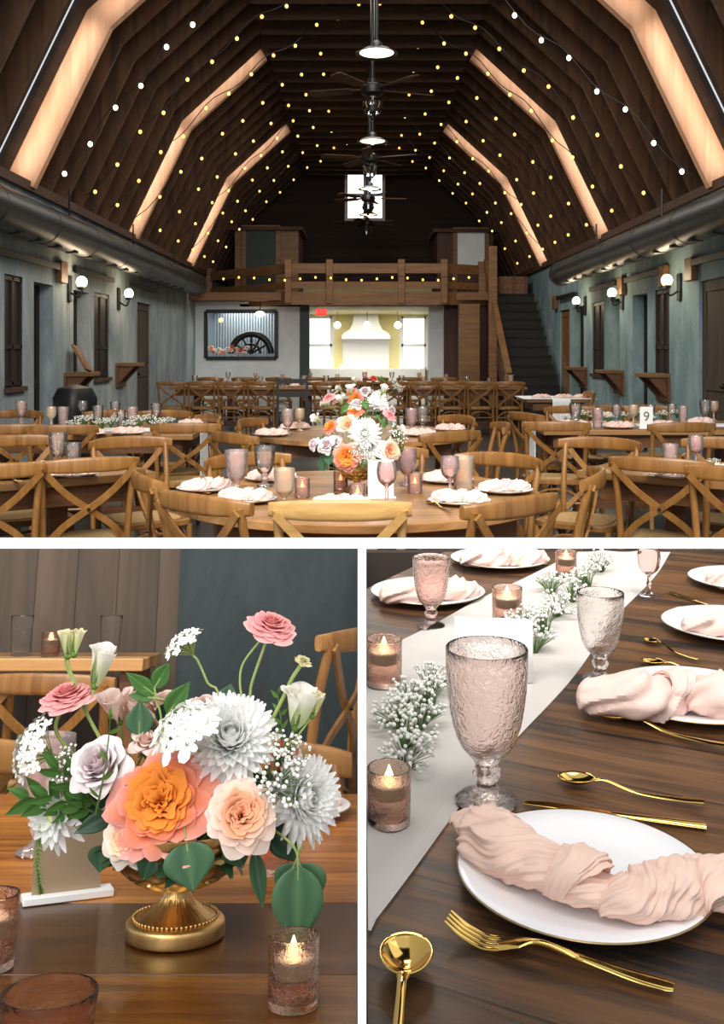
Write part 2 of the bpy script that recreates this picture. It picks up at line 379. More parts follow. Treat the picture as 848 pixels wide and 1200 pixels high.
def chair_builder(wm, name='cross_back_chair', rail_mat=None):
    def b():
        r = empty(name)
        # seat: rounded trapezoid frame with a woven panel
        def outline(k, n=36):
            o = []
            for i in range(n):
                a = 2 * PI * i / n; c, s_ = math.cos(a), math.sin(a)
                e = .42
                x = math.copysign(abs(c) ** e, c) * .215 * k; y = math.copysign(abs(s_) ** e, s_) * .205 * k
                x *= 1 + .1 * (y / .2); o.append((x, y + .0))
            return o
        m = MB(); m.poly(outline(1), .425, .46); m.obj('seat', wm, r, bev=.006)
        m = MB(); m.poly(outline(.8), .455, .4635); m.obj('woven_panel', 'cane', r)
        for s in (-1, 1):
            m = MB(); m.tube(bez([(s * .205, -.245, 0), (s * .2, -.2, .22), (s * .197, -.19, .45), (s * .203, -.215, .66), (s * .212, -.262, .845)], 20), [.015] + [.0165] * 16 + [.016] * 3 + [.015], 10); m.obj('rear_leg', wm, r)
            m = MB(); m.tube([(s * .2, .17, .43), (s * .203, .18, .2), (s * .207, .19, 0)], [.019, .017, .014], 10); m.obj('front_leg', wm, r)
        # crest rail: bent plank, ends curled forward
        def rail(u, v):
            a = (u - .5) * 2; x = .242 * a; y = -.305 + .055 * a * a + .016 * a ** 8
            q = 2 * PI * v; e = 1 - .35 * abs(a) ** 3
            return (x, y + math.copysign(abs(math.cos(q)) ** .6, math.cos(q)) * .0125, .842 + .006 * (1 - a * a) + math.copysign(abs(math.sin(q)) ** .6, math.sin(q)) * .036 * e)
        m = MB(); nu, nv = 20, 14
        m.grid(lambda u, v: rail(v, u), nv, nu, closed=True)
        for j in (0, nu): m.f.append(tuple(range(j * nv, j * nv + nv)))
        m.obj('crest_rail', rail_mat or wm, r)
        for s in (-1, 1):
            m = MB(); strip(m, bez([(s * .214, -.272 - .006, .83), (s * .11, -.262 - .004 * s, .72), (0, -.243 - .006 * s, .635), (-s * .11, -.222, .555), (-s * .182, -.2, .475)], 16), .03, .011, (0, 1, .2)); m.obj('cross_brace', wm, r)
        m = MB(); m.lathe([(0, -.004), (.009, -.003), (.007, .004), (0, .005)], 10, Matrix.Translation((0, -.258, .635)) @ Matrix.Rotation(R(90), 4, 'X')); m.obj('screw', 'black', r)
        for (a, bb_, c) in (((-.2, .18, .2), (0, .18, .395), (.2, .18, .2)), ((-.2, -.2, .2), (0, -.2, .395), (.2, -.2, .2)), ((-.2, -.19, .2), (-.2, 0, .395), (-.2, .17, .2)), ((.2, -.19, .2), (.2, 0, .395), (.2, .17, .2))):
            a, q, c = Vector(a), Vector(bb_), Vector(c)
            pts = [a + (c - a) * (.5 - .5 * math.cos(PI * i / 12)) + Vector((0, 0, (q.z - a.z) * math.sin(PI * i / 12) ** .7)) for i in range(13)]
            m = MB(); m.tube(pts, .009, 7); m.obj('hoop_brace', wm, r)
        m = MB(); m.tube([(-.2, -.215, .3), (.2, -.215, .3)], .009, 7); m.obj('stretcher', wm, r)
        return r
    return b
CHAIR = chair_builder('chair'); CHAIR_P = chair_builder('chair_pale', rail_mat='chair_pale')

def plate_b(r=.125, seg=64):
    def b():
        o = empty('dinner_plate'); k = r / .125
        m = MB(); m.lathe([(q * k, z) for q, z in ((0, .0), (.07, .0), (.074, .003), (.1, .008), (.1215, .0135), (.1235, .0155), (.1215, .0165), (.1, .0125), (.08, .0075), (.07, .0058), (0, .0055))], seg); m.obj('plate_body', 'china', o)
        m = MB(); m.lathe([(q * k, z) for q, z in ((.1238, .0166), (.1246, .016), (.125, .0153), (.1243, .0149))], seg); m.obj('gilt_rim', 'rim', o, fix=True)
        return o
    return b
def napkin_mesh(mb, path, rad, twist=8., seed=0, ns=160, nt=56, flat=.62, ridg=.11):
    pts = bez(path, ns); n = len(pts)
    off = Vector((seed * 3.1, seed * 1.7, seed * .9))
    def rr(f):
        x = f * (len(rad) - 1); i = min(int(x), len(rad) - 2); t = x - i; t = t * t * (3 - 2 * t); return rad[i] * (1 - t) + rad[i + 1] * t
    vs = []
    for i, p in enumerate(pts):
        f = i / (n - 1); d = (pts[min(i + 1, n - 1)] - pts[max(i - 1, 0)]); d.z = 0; d.normalize(); w = Vector((-d.y, d.x, 0)); r0 = rr(f)
        endp = min(1, min(f, 1 - f) / .035) ** .5
        for k in range(nt):
            hi = 1.0 if nt > 60 else 0.0
            a = 2 * PI * k / nt; b = a + twist * f * 1.0 + .6 * noise.noise(off + Vector((f * 6, 0, 0)))
            q = Vector((math.cos(a) * .9, math.sin(a) * .9, f * 5)) + off
            r = r0 * endp * (1 + ridg * math.sin(5 * b + 1.5 * noise.noise(q * 1.3)) + (.6 if hi else .35) * ridg * math.sin((11 if hi else 8) * b + 2.5 * noise.noise(q)) + .45 * hi * ridg * math.sin(19 * b + 3 * noise.noise(q * 1.4)) + .22 * noise.noise(q * 1.6))
            z = math.sin(a) * r * flat
            v = p + w * (math.cos(a) * r) + Vector((0, 0, r0 * flat * .8 + z)); v.z = max(v.z, p.z); vs.append(v)
    fs = [(i * nt + k, i * nt + (k + 1) % nt, (i + 1) * nt + (k + 1) % nt, (i + 1) * nt + k) for i in range(n - 1) for k in range(nt)]
    fs += [tuple(range(nt))[::-1], tuple(range((n - 1) * nt, n * nt))]
    mb.add(vs, fs)
def knot_mesh(mb, c, ax, r, w, seed=0, flat=.7):
    ax = Vector(ax).normalized(); sd = Vector((-ax.y, ax.x, 0))
    def fn(u, v):
        a = 2 * PI * u; b = 2 * PI * v
        t = w * (.62 + .25 * math.sin(a + 1)); off = Vector((math.cos(a), math.sin(a), seed))
        k = 1 + .13 * math.sin(6 * b + 2 * math.sin(a) + seed) + .1 * math.sin(13 * b + 3 * noise.noise(off * 1.5))
        rr = r * (1 + .1 * noise.noise(off * 2)) + .42 * t * k * math.cos(b)
        return Vector(c) + ax * (t * k * math.sin(b) + .012 * math.sin(a)) + sd * (rr * math.cos(a)) + Vector((0, 0, max(-r * flat * .82, rr * math.sin(a) * flat)))
    vs = []; nu, nv = 40, 44
    for j in range(nv):
        for i in range(nu): vs.append(fn(i / nu, j / nv))
    mb.add(vs, [(j * nu + i, j * nu + (i + 1) % nu, ((j + 1) % nv) * nu + (i + 1) % nu, ((j + 1) % nv) * nu + i) for j in range(nv) for i in range(nu)])
def napkin_far_b(seed=0, mat='napkin_far', L=.105, ns=110, nt=44):
    def b():
        o = empty('napkin'); m = MB()
        napkin_mesh(m, [(-L, .012, .0), (-.4 * L, -.012, 0), (.1 * L, .006, 0), (.55 * L, -.006, 0), (L, .01, 0)], [.022, .036, .026, .034, .024], 9, seed, ns, nt, .72, .1); m.obj('twisted_cloth', mat, o)
        m = MB(); knot_mesh(m, (0.0, 0, .026), (1, .2, 0), .022, .022, seed); m.obj('knot', mat, o)
        return o
    return b
def goblet_b(kind, mat):
    P_ = {
     'tall': ([(0, .0), (.034, .0), (.036, .003), (.03, .008), (.017, .014), (.011, .022), (.0145, .03), (.0165, .036), (.0125, .043), (.0165, .052), (.03, .066), (.039, .09), (.044, .12), (.047, .15), (.0475, .178)], .0028),
     'wine': ([(0, 0), (.033, 0), (.034, .003), (.02, .008), (.008, .014), (.006, .03), (.009, .04), (.0065, .05), (.006, .066), (.014, .075), (.03, .09), (.037, .112), (.0385, .135), (.035, .165)], .0022),
     'short': ([(0, 0), (.031, 0), (.032, .003), (.02, .008), (.009, .014), (.009, .024), (.013, .03), (.01, .036), (.02, .046), (.035, .06), (.039, .085), (.041, .125), (.042, .148)], .003),
     'tumbler': ([(0, 0), (.03, 0), (.032, .004), (.034, .04), (.037, .09), (.0395, .135)], .003),
     'votive': ([(0, 0), (.0255, 0), (.0275, .003), (.0282, .03), (.0285, .062), (.0288, .07)], .0028)}
    pr, th = P_[kind]
    def b():
        o = empty({'tumbler': 'glass_tumbler', 'votive': 'votive_cup'}.get(kind, 'glass_goblet'))
        k = next(i for i, q in enumerate(pr) if q[1] > (.05 if kind == 'tall' else .07 if kind == 'wine' else .04 if kind == 'short' else .001))
        pts = bez([(q[0], 0, q[1]) for q in pr[1:]], 3 * len(pr)); out = [(0, 0)] + [(max(p.x, .001), p.z) for p in pts]
        inner = [(x - th, z) for x, z in out if z > pr[k][1] + .004 and x > th + .004]
        rim = out[-1]; prof = out + [(rim[0] - th * .3, rim[1] + th * .45), (rim[0] - th * .75, rim[1] + th * .35)] + inner[::-1] + [(0, inner[0][1] - .001)]
        def fn(r, z, a):
            if kind == 'wine' and .072 < z < .15: r *= 1 + .02 * math.cos(10 * a)
            if kind in ('tall', 'short') and z < .01 and r > .02: r *= 1 + .035 * math.cos(12 * a)
            if kind == 'tall' and .012 < z < .06: r *= 1 + .06 * math.cos(8 * a)
            if kind == 'tall' and .06 < z < .125 and r > .02: r *= 1 + .012 * math.cos(16 * a + 300 * z)
            if kind == 'tall' and abs(z - .128) < .004: r *= 1.012
            return r, z
        split = pr[k][1]
        m = MB(); m.lathe(prof, 40, None, fn); m.obj('bowl' if kind in ('tall', 'wine', 'short') else 'glass_wall', mat, o, angle=60)
        return o
    return b
def candle_b():
    o = empty('tealight_candle')
    m = MB(); m.lathe([(0, 0), (.021, 0), (.0215, .002), (.0215, .016), (.0195, .018), (.008, .0165), (0, .0165)], 24); m.obj('wax_body', 'wax', o)
    m = MB(); m.lathe([(0, .015), (.0055, .017), (.0068, .022), (.0055, .028), (.003, .034), (.0012, .039), (0, .041)], 14); m.obj('flame_tip', 'flame', o)
    return o
def arc(pts, n=24): return bez(pts, n)
def fork_b():
    o = empty('dinner_fork')
    m = MB(); c = bez([(0, -.1, .005), (0, -.06, .0065), (0, -.015, .011), (0, .015, .015), (0, .036, .0105), (0, .056, .004)], 40); n = len(c)
    W = [.0078, .0083, .007, .0052, .0036, .003, .0036, .0105, .0122, .0122]; vs = []
    for i, p in enumerate(c):
        f = i / (n - 1) * (len(W) - 1); j = min(int(f), len(W) - 2); w = W[j] + (W[j + 1] - W[j]) * (f - j)
        if i == 0: w *= .75
        th = .0016 + .0012 * max(0, 1 - abs(i / n - .45) * 2.4)
        d = (c[min(i + 1, n - 1)] - c[max(i - 1, 0)]).normalized(); nn = Vector((1, 0, 0)).cross(d)
        for k in range(10):
            a = 2 * PI * k / 10; x = math.cos(a); y = math.sin(a)
            vs.append(p + Vector((1, 0, 0)) * w * math.copysign(abs(x) ** .7, x) + nn * th * (y - (.5 * (1 - x * x) if i < n * .4 and y > 0 else 0)))
    m.add(vs, [(i * 10 + k, i * 10 + (k + 1) % 10, (i + 1) * 10 + (k + 1) % 10, (i + 1) * 10 + k) for i in range(n - 1) for k in range(10)] + [tuple(range(10))[::-1], tuple(range((n - 1) * 10, n * 10))])
    m.obj('handle', 'gold', o, angle=50)
    for q in range(4):
        x = (q - 1.5) * .0066; x2 = (q - 1.5) * .0062
        t = MB(); t.tube(bez([(x, .052, .005), (x, .068, .003), (x2, .088, .0085), (x2, .104, .0185)], 14), [.0023] * 10 + [.0019, .0016, .0013, .001, .0006][:5], 8, sq=.75); t.obj('tine', 'gold', o)
    return o
def spoon_b():
    o = empty('dessert_spoon')
    m = MB(); c = bez([(0, -.11, .011), (0, -.07, .007), (0, -.02, .0055), (0, .02, .014), (0, .037, .0125)], 36); n = len(c); W = [.0072, .0078, .0062, .0046, .0034, .003, .0034, .005]; vs = []
    for i, p in enumerate(c):
        f = i / (n - 1) * (len(W) - 1); j = min(int(f), len(W) - 2); w = W[j] + (W[j + 1] - W[j]) * (f - j)
        d = (c[min(i + 1, n - 1)] - c[max(i - 1, 0)]).normalized(); nn = Vector((1, 0, 0)).cross(d)
        for k in range(10):
            a = 2 * PI * k / 10; vs.append(p + Vector((1, 0, 0)) * w * math.cos(a) + nn * .002 * math.sin(a))
    m.add(vs, [(i * 10 + k, i * 10 + (k + 1) % 10, (i + 1) * 10 + (k + 1) % 10, (i + 1) * 10 + k) for i in range(n - 1) for k in range(10)] + [tuple(range(10))[::-1], tuple(range((n - 1) * 10, n * 10))])
    m.obj('handle', 'gold', o)
    m = MB()
    def fn(u, v):
        a = 2 * PI * u; r = max(v, .001); x = .0185 * math.cos(a) * r; y = .027 * math.sin(a) * r
        x *= 1 + .1 * math.sin(a)
        return (x, y + .062, .0025 + .0095 * r ** 2.2 + .002 * (-math.sin(a)) * r)
    m.grid(fn, 36, 10, closed=True); m.obj('bowl', 'gold', o, thick=.0013)
    return o
def knife_b():
    o = empty('table_knife')
    m = MB(); m.tube([(0, -.11, .004), (0, -.06, .004), (0, 0, .004)], [.0075, .007, .0048], 10, sq=.5); m.obj('handle', 'gold', o)
    m = MB(); m.poly([(-.005, 0), (.005, 0), (.009, .03), (.0095, .08), (.005, .105), (-.004, .11), (-.0055, .06)], .003, .0048); m.obj('blade', 'gold', o, bev=.0006)
    return o
def put_line(key, b, a, c, L, label, cat, lift=0.001, group=None):
    """cutlery from its handle end a to its tip c"""
    a, c = Vector(a), Vector(c); d = c - a; mid = (a + c) / 2
    return inst(key, b, Matrix.Translation(mid + Vector((0, 0, lift))) @ Matrix.Rotation(math.atan2(-d.x, d.y), 4, 'Z') @ Matrix.Scale(Vector((d.x, d.y)).length / L, 4), label, cat, group)

# ------------------------------------------------------------------ flowers (axis +z, origin at the calyx)
def wrap_petal(mb, phi, aw, r0, r1, h, pw=1.0, flare=0., droop=0., spiral=.1, tip=.25, ruff=0., t0=0., t1=1., nu=8, nv=8, z0=0., pk=0.):
    sd = random.random() * 50
    def fn(u, v):
        a = (u - .5) * 2; w = aw * (.35 + .65 * math.sin(min(1, v * 1.25) * PI / 2)) * math.sqrt(max(0.02, 1 - (v ** 6) * .45))
        top = v * (1 - tip * a * a * v)                      # rounded upper edge
        if pk: top += pk * v * max(0, 1 - abs(a) * 2.2)
        r = r0 + (r1 - r0) * top ** pw + flare * top ** 5 + spiral * r1 * a * .5
        z = z0 + h * math.sin(min(1.2, top) * PI / 2) - droop * top ** 4
        rf = ruff * v * v * noise.noise(Vector((a * 1.8 + sd, v * 1.5, phi)))
        an = phi + a * w
        return ((r + rf) * math.cos(an), (r + rf) * math.sin(an), z + rf * .6)
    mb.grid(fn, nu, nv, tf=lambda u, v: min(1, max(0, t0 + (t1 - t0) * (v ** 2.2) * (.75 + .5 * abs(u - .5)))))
def rose_b(mat, n=34, Rr=.05, Hh=.05, ruff=.006, garden=False, name='garden_rose', openness=1.0):
    def b():
        o = empty(name); m = MB(); random.seed(sum(map(ord, mat)) % 7 + n)
        for i in range(n):
            f = i / (n - 1); phi = i * 2.39996 + random.uniform(-.25, .25)
            if garden and f < .55:      # packed ruffled heart
                q = f / .55; r1 = Rr * (.05 + .5 * q); hh = Hh * (.8 + .06 * q + random.uniform(-.04, .04))
                wrap_petal(m, phi, 1.25 - .5 * q, r1 * .5, r1, hh, 1.2, flare=.08 * Rr, spiral=.2, tip=.12, ruff=ruff * 1.3, t0=0, t1=.3 + .15 * q, nu=10, nv=8)
            else:
                r1 = Rr * (.08 + .72 * f ** .85); hh = Hh * (1.0 - .38 * f ** 1.6)
                wrap_petal(m, phi, 1.15 - .25 * f, r1 * (.45 if f < .5 else .35), r1, hh, .9, flare=Rr * .34 * f ** 2 * openness, droop=Hh * .3 * f ** 3 * openness, spiral=.1, tip=.3, ruff=ruff * (.4 + f), t0=.15 * f + .25 * f ** 2, t1=.35 + .75 * f, nu=12, nv=10, pk=.02)
        m.obj('bloom', mat, o, fix=False, angle=180)
        m = MB()
        for i in range(5): wrap_petal(m, i * 1.256, .45, .004, Rr * .42, -.008, 1, tip=.8, t0=.4, t1=.6, nu=4, nv=5)
        m.ball((0, 0, -.003), .007, 10, 6); m.obj('sepals', 'leaf', o, fix=False)
        return o
    return b
def ran_b(mat='ran', Rr=.029, name='ranunculus'):
    def b():
        o = empty(name); m = MB(); random.seed(5); n = 58
        for i in range(n):
            f = i / (n - 1); r1 = Rr * (.1 + .86 * f ** .9); hh = Rr * (.78 - .5 * f ** 1.5) + random.uniform(-.001, .001)
            wrap_petal(m, i * 2.39996, .95 - .3 * f, r1 * .3, r1, hh, .8, flare=Rr * .2 * f, droop=Rr * .15 * f, spiral=.12, tip=.1, ruff=.0035 * (.5 + f), t0=0, t1=.35 + .65 * f + random.uniform(-.1, .1), nu=8, nv=6)
        m.obj('bloom', mat, o, fix=False, angle=180)
        m = MB(); m.ball((0, 0, -.001), .005, 10, 6); m.obj('calyx', 'stem', o); return o
    return b
def mum_b(Rr=.055, n=190, name='chrysanthemum', star=False):
    def b():
        o = empty(name); m = MB(); random.seed(11)
        for i in range(n):
            f = (i + .5) / n; e0 = R(88 - 92 * f ** .9 + random.uniform(-5, 5)); L = Rr * (.34 + .72 * f ** .55) * random.uniform(.93, 1.06); ph = i * 2.39996; w = Rr * (.125 if not star else .16)
            curl = R(34 if not star else -10) * (1.15 - .8 * f)
            def fn(u, v, e0=e0, L=L, ph=ph, w=w, curl=curl):
                e = e0 + curl * v; a = (u - .5) * 2
                rr = .1 * Rr + L * v * math.cos(e0 + curl * v * .5); z = .12 * Rr + L * v * math.sin(e0 + curl * v * .5)
                ww = w * (.35 + .65 * math.sin(PI * min(1, .12 + v * .8))) * math.sqrt(max(.12, 1 - v ** 7)); k = .5 * ww * a * a
                x = rr - math.sin(e) * k; z += math.cos(e) * k
                return (x * math.cos(ph) - a * ww * math.sin(ph), x * math.sin(ph) + a * ww * math.cos(ph), z)
            m.grid(lambda u, v, fn=fn: fn(u, 1 - (1 - v) ** 1.7), 3, 6, tf=lambda u, v, f=f: min(1, .1 + .5 * v + .7 * f))
        m.obj('petals', 'mum', o, fix=False, angle=180)
        m = MB(); m.ball((0, 0, .32 * Rr), .17 * Rr, 16, 10, sz=.8); m.obj('flower_centre', 'centre', o)
        m = MB(); m.ball((0, 0, 0), .16 * Rr, 12, 6, sz=.8); m.obj('calyx', 'leaf', o)
        return o
    return b
def lis_b(mat='lis', h=.042, r=.02, n=7, name='lisianthus'):
    def b():
        o = empty(name); m = MB(); random.seed(3)
        for i in range(n):
            f = i / (n - 1); wrap_petal(m, i * 2.2, 1.0, .003, r * (.55 + .45 * f), h * (1 - .08 * f), .55, flare=r * .25 * f, spiral=.22, tip=.14, ruff=.003, t0=0, t1=1, nu=8, nv=9)
        m.obj('bloom', mat, o, fix=False, angle=180)
        m = MB()
        for i in range(5): wrap_petal(m, i * 1.256 + .3, .22, .003, r * .5, h * .42, .6, tip=.9, t0=.5, t1=1, nu=3, nv=5)
        m.ball((0, 0, -.001), .0045, 8, 5); m.obj('sepals', 'fern', o, fix=False); return o
    return b
def umbel_b(Rr=.03, n=26, fl=.0062, name='lace_flower', dome=.35, big=False):
    def b():
        o = empty(name); ms, mf = MB(), MB(); random.seed(n)
        for i in range(n):
            f = math.sqrt((i + .5) / n); ph = i * 2.39996; p = Vector((Rr * f * math.cos(ph), Rr * f * math.sin(ph), Rr * .75 + Rr * dome * (1 - f * f) + random.uniform(-.002, .002)))
            ms.tube([(0, 0, 0), p * .55 + Vector((0, 0, .002)), p], .00055, 5)
            out = Vector((p.x, p.y, Rr * .9)).normalized(); X = aim(p, out, 1, random.random() * 6)
            for k in range(5):
                a = k * 1.2566; L = fl * (1.0 if not big or f < .7 else 1.7 if abs(a - PI) < 1 else 1.1) * random.uniform(.85, 1.1)
                mf.grid(lambda u, v, a=a, L=L: ((.15 * L + L * v) * math.cos(a) - (u - .5) * .8 * L * math.sin(PI * (.1 + .75 * v)) * math.sin(a), (.15 * L + L * v) * math.sin(a) + (u - .5) * .8 * L * math.sin(PI * (.1 + .75 * v)) * math.cos(a), .25 * L * v * v), 2, 3, X)
            mf.ball((0, 0, .0006), .0011, 6, 4, X)
        ms.obj('stalks', 'stem', o); mf.obj('florets', 'floret', o, fix=False, angle=180); return o
    return b
def gyp_b(Rr=.035, n=60, name='babys_breath_sprig', h=.05, fl=.0027):
    def b():
        o = empty(name); ms, mf = MB(), MB(); random.seed(n + 1)
        for i in range(n):
            a = random.uniform(0, 6.283); q = Rr * math.sqrt(random.random()); p = Vector((q * math.cos(a), q * math.sin(a), h * (.55 + .5 * random.random() * (1 - .4 * q / Rr))))
            ms.tube([(p.x * .1, p.y * .1, 0), (p.x * .45, p.y * .45, p.z * .55), p], .00045, 4, cap=False)
            s = fl * random.uniform(.7, 1.15); mf.ball(p, s, 7, 4, sz=.8)
        ms.obj('stalks', 'stem_dark', o); mf.obj('florets', 'floret', o, angle=180); return o
    return b
def leaf_grid(mb, L, W, droop=.25, fold=.3, X=None, nu=6, nv=12, tip=1.4, wave=0.):
    def fn(u, v):
        a = (u - .5) * 2; w = W * .56 * math.sin(PI * v ** .78) ** (.8 if v < .42 else 1.15) * (1 - .12 * v) if 0 < v < 1 else 0
        y = L * v * (1 - .12 * droop * v * v); z = -droop * L * v * v * .6 + fold * abs(a) * w + wave * W * math.sin(7 * v + a) * .08
        return (a * w, y, z)
    mb.grid(fn, nu, nv, X, tf=lambda u, v: .25 + .75 * abs(u - .5) * 1.6 if abs(u - .5) > .04 else 1.0)
def leaf_b(L, W, mat, droop=.3, fold=.25, name='leaf'):
    def b():
        o = empty(name); m = MB(); leaf_grid(m, L, W, droop, fold); m.obj('leaf_blade', mat, o, fix=False, thick=.0005)
        m = MB(); m.tube([(0, -.02, -.002), (0, 0, 0), (0, L * .5, -droop * L * .15 - .0006), (0, L * .92, -droop * L * .5)], [.0011, .001, .0007, .0003], 6); m.obj('leaf_stalk', 'stem', o); return o
    return b
def sprig_b(L=.1, n=8, lw=.014, ll=.035, mat='leaf', name='ruscus_sprig', droop=.25, curve=.2, tw=1.2):
    def b():
        o = empty(name); random.seed(n * 3 + int(L * 1000)); pts = bez([(0, 0, 0), (.02 * L, .35 * L, .04 * L), (.0, .7 * L, -.02 * L), (0, L, -curve * L)], 14)
        m = MB(); m.tube(pts, [.0013 - .0008 * i / (len(pts) - 1) for i in range(len(pts))], 6); m.obj('stem', 'stem_dark', o)
        for i in range(n):
            f = .18 + .8 * i / (n - 1); p = pts[min(len(pts) - 1, int(f * (len(pts) - 1)))]; s = 1 if i % 2 else -1
            k = MB(); leaf_grid(k, ll * random.uniform(.8, 1.1), lw * random.uniform(.85, 1.1), droop, .25, Matrix.Translation(p) @ Euler((R(random.uniform(-5, 35)), R(s * 20), R(-s * (38 if f < .95 else 4) + random.uniform(-8, 8)))).to_matrix().to_4x4(), 4, 8)
            k.obj('leaf', mat, o, fix=False)
        return o
    return b
def fern_b(L=.06):
    def b():
        o = empty('fern_tip'); m = MB(); random.seed(2); pts = bez([(0, 0, 0), (0, .4 * L, .01), (0, .8 * L, -.004), (0, L, -.015)], 20); m.tube(pts, .0008, 5); m.obj('stem', 'stem', o)
        k = MB()
        for i in range(150):
            f = i / 149; p = pts[int(f * (len(pts) - 1))]; a = i * 2.4; l = .012 * (1 - .6 * f) + .002
            d = Vector((math.cos(a), .55, math.sin(a))).normalized(); q = p + d * l; w = Vector((-math.sin(a), 0, math.cos(a))) * .0009
            k.add([p - w, p + w, q], [(0, 1, 2)])
        k.obj('needles', 'fern', o, fix=False); return o
    return b
def flower(key, builder, p, d, label, cat, s=1.0, stem_to=None, sr=.0016, via=None, roll=0., group=None, smat='stem'):
    X = aim(p, d, s, roll)
    o = inst(key, builder, X, label, cat, group)
    if stem_to is not None:
        inv = X.inverted(); pts = [Vector(p)] + [Vector(v) for v in (via or [])] + [Vector(stem_to)]
        if not via: pts.insert(1, Vector(p) - Vector(d).normalized() * .35 * (Vector(stem_to) - Vector(p)).length)
        m = MB(); m.tube([inv @ q for q in bez(pts, 16)], sr / s, 7); m.obj('stem', smat, o)
    return o
def bowl_b():
    o = empty('compote_bowl')
    m = MB(); prof = bez([(x, 0, z) for x, z in ((.05, 0), (.0525, .003), (.0525, .014), (.05, .0175), (.0465, .019), (.041, .0205), (.03, .026), (.019, .035), (.0145, .044), (.014, .0485), (.021, .0505))], 50)
    m.lathe([(0, 0)] + [(p.x, p.z) for p in prof] + [(0, .0505)], 96, None, lambda r, z, a: (r * (1 + (.022 * math.cos(40 * a) if .0215 < z < .041 else 0)), z)); m.obj('pedestal_foot', 'bowl', o)
    m = MB()
    for k in range(56): m.ball((.0445 * math.cos(2 * PI * k / 56), .0445 * math.sin(2 * PI * k / 56), .0205), .0019, 8, 5)
    m.obj('bead_ring', 'bowl', o)
    m = MB(); prof = bez([(x, 0, z) for x, z in ((.012, .049), (.03, .0505), (.047, .057), (.063, .07), (.0735, .085), (.0795, .1), (.0815, .109))], 54)
    out = [(p.x, p.z) for p in prof]
    def dim(r, z, a):
        row = (z - .0515) / .0145; j = math.floor(row); fr = row - j - .5; n = 16 if z > .06 else 14
        x = ((a / (2 * PI) * n + .5 * (j % 2)) % 1) - .5; q = (x / .46) ** 2 + (fr / .5) ** 2
        d = max(0, 1 - q) ** .8 if z > .0515 and z < .1 else 0
        return r - .0042 * d, z + .0012 * d
    m.lathe(out + [(.0815, .1105), (.0795, .1105)] + [(x - .003, z) for x, z in out[::-1] if x > .02] + [(0, .053)], 160, None, dim); m.obj('cup', 'bowl', o)
    return o
def card_b(w, h, digit=None, lean=0.):
    def b():
        o = empty('card_stand'); m = MB(); m.box((0, 0, .003), (w * 1.15, .035, .006)); m.obj('foot', 'white', o, bev=.001)
        m = MB(); m.box((0, 0, .006 + h / 2), (w, .002, h)); m.obj('card', 'paper', o)
        return o
    return b
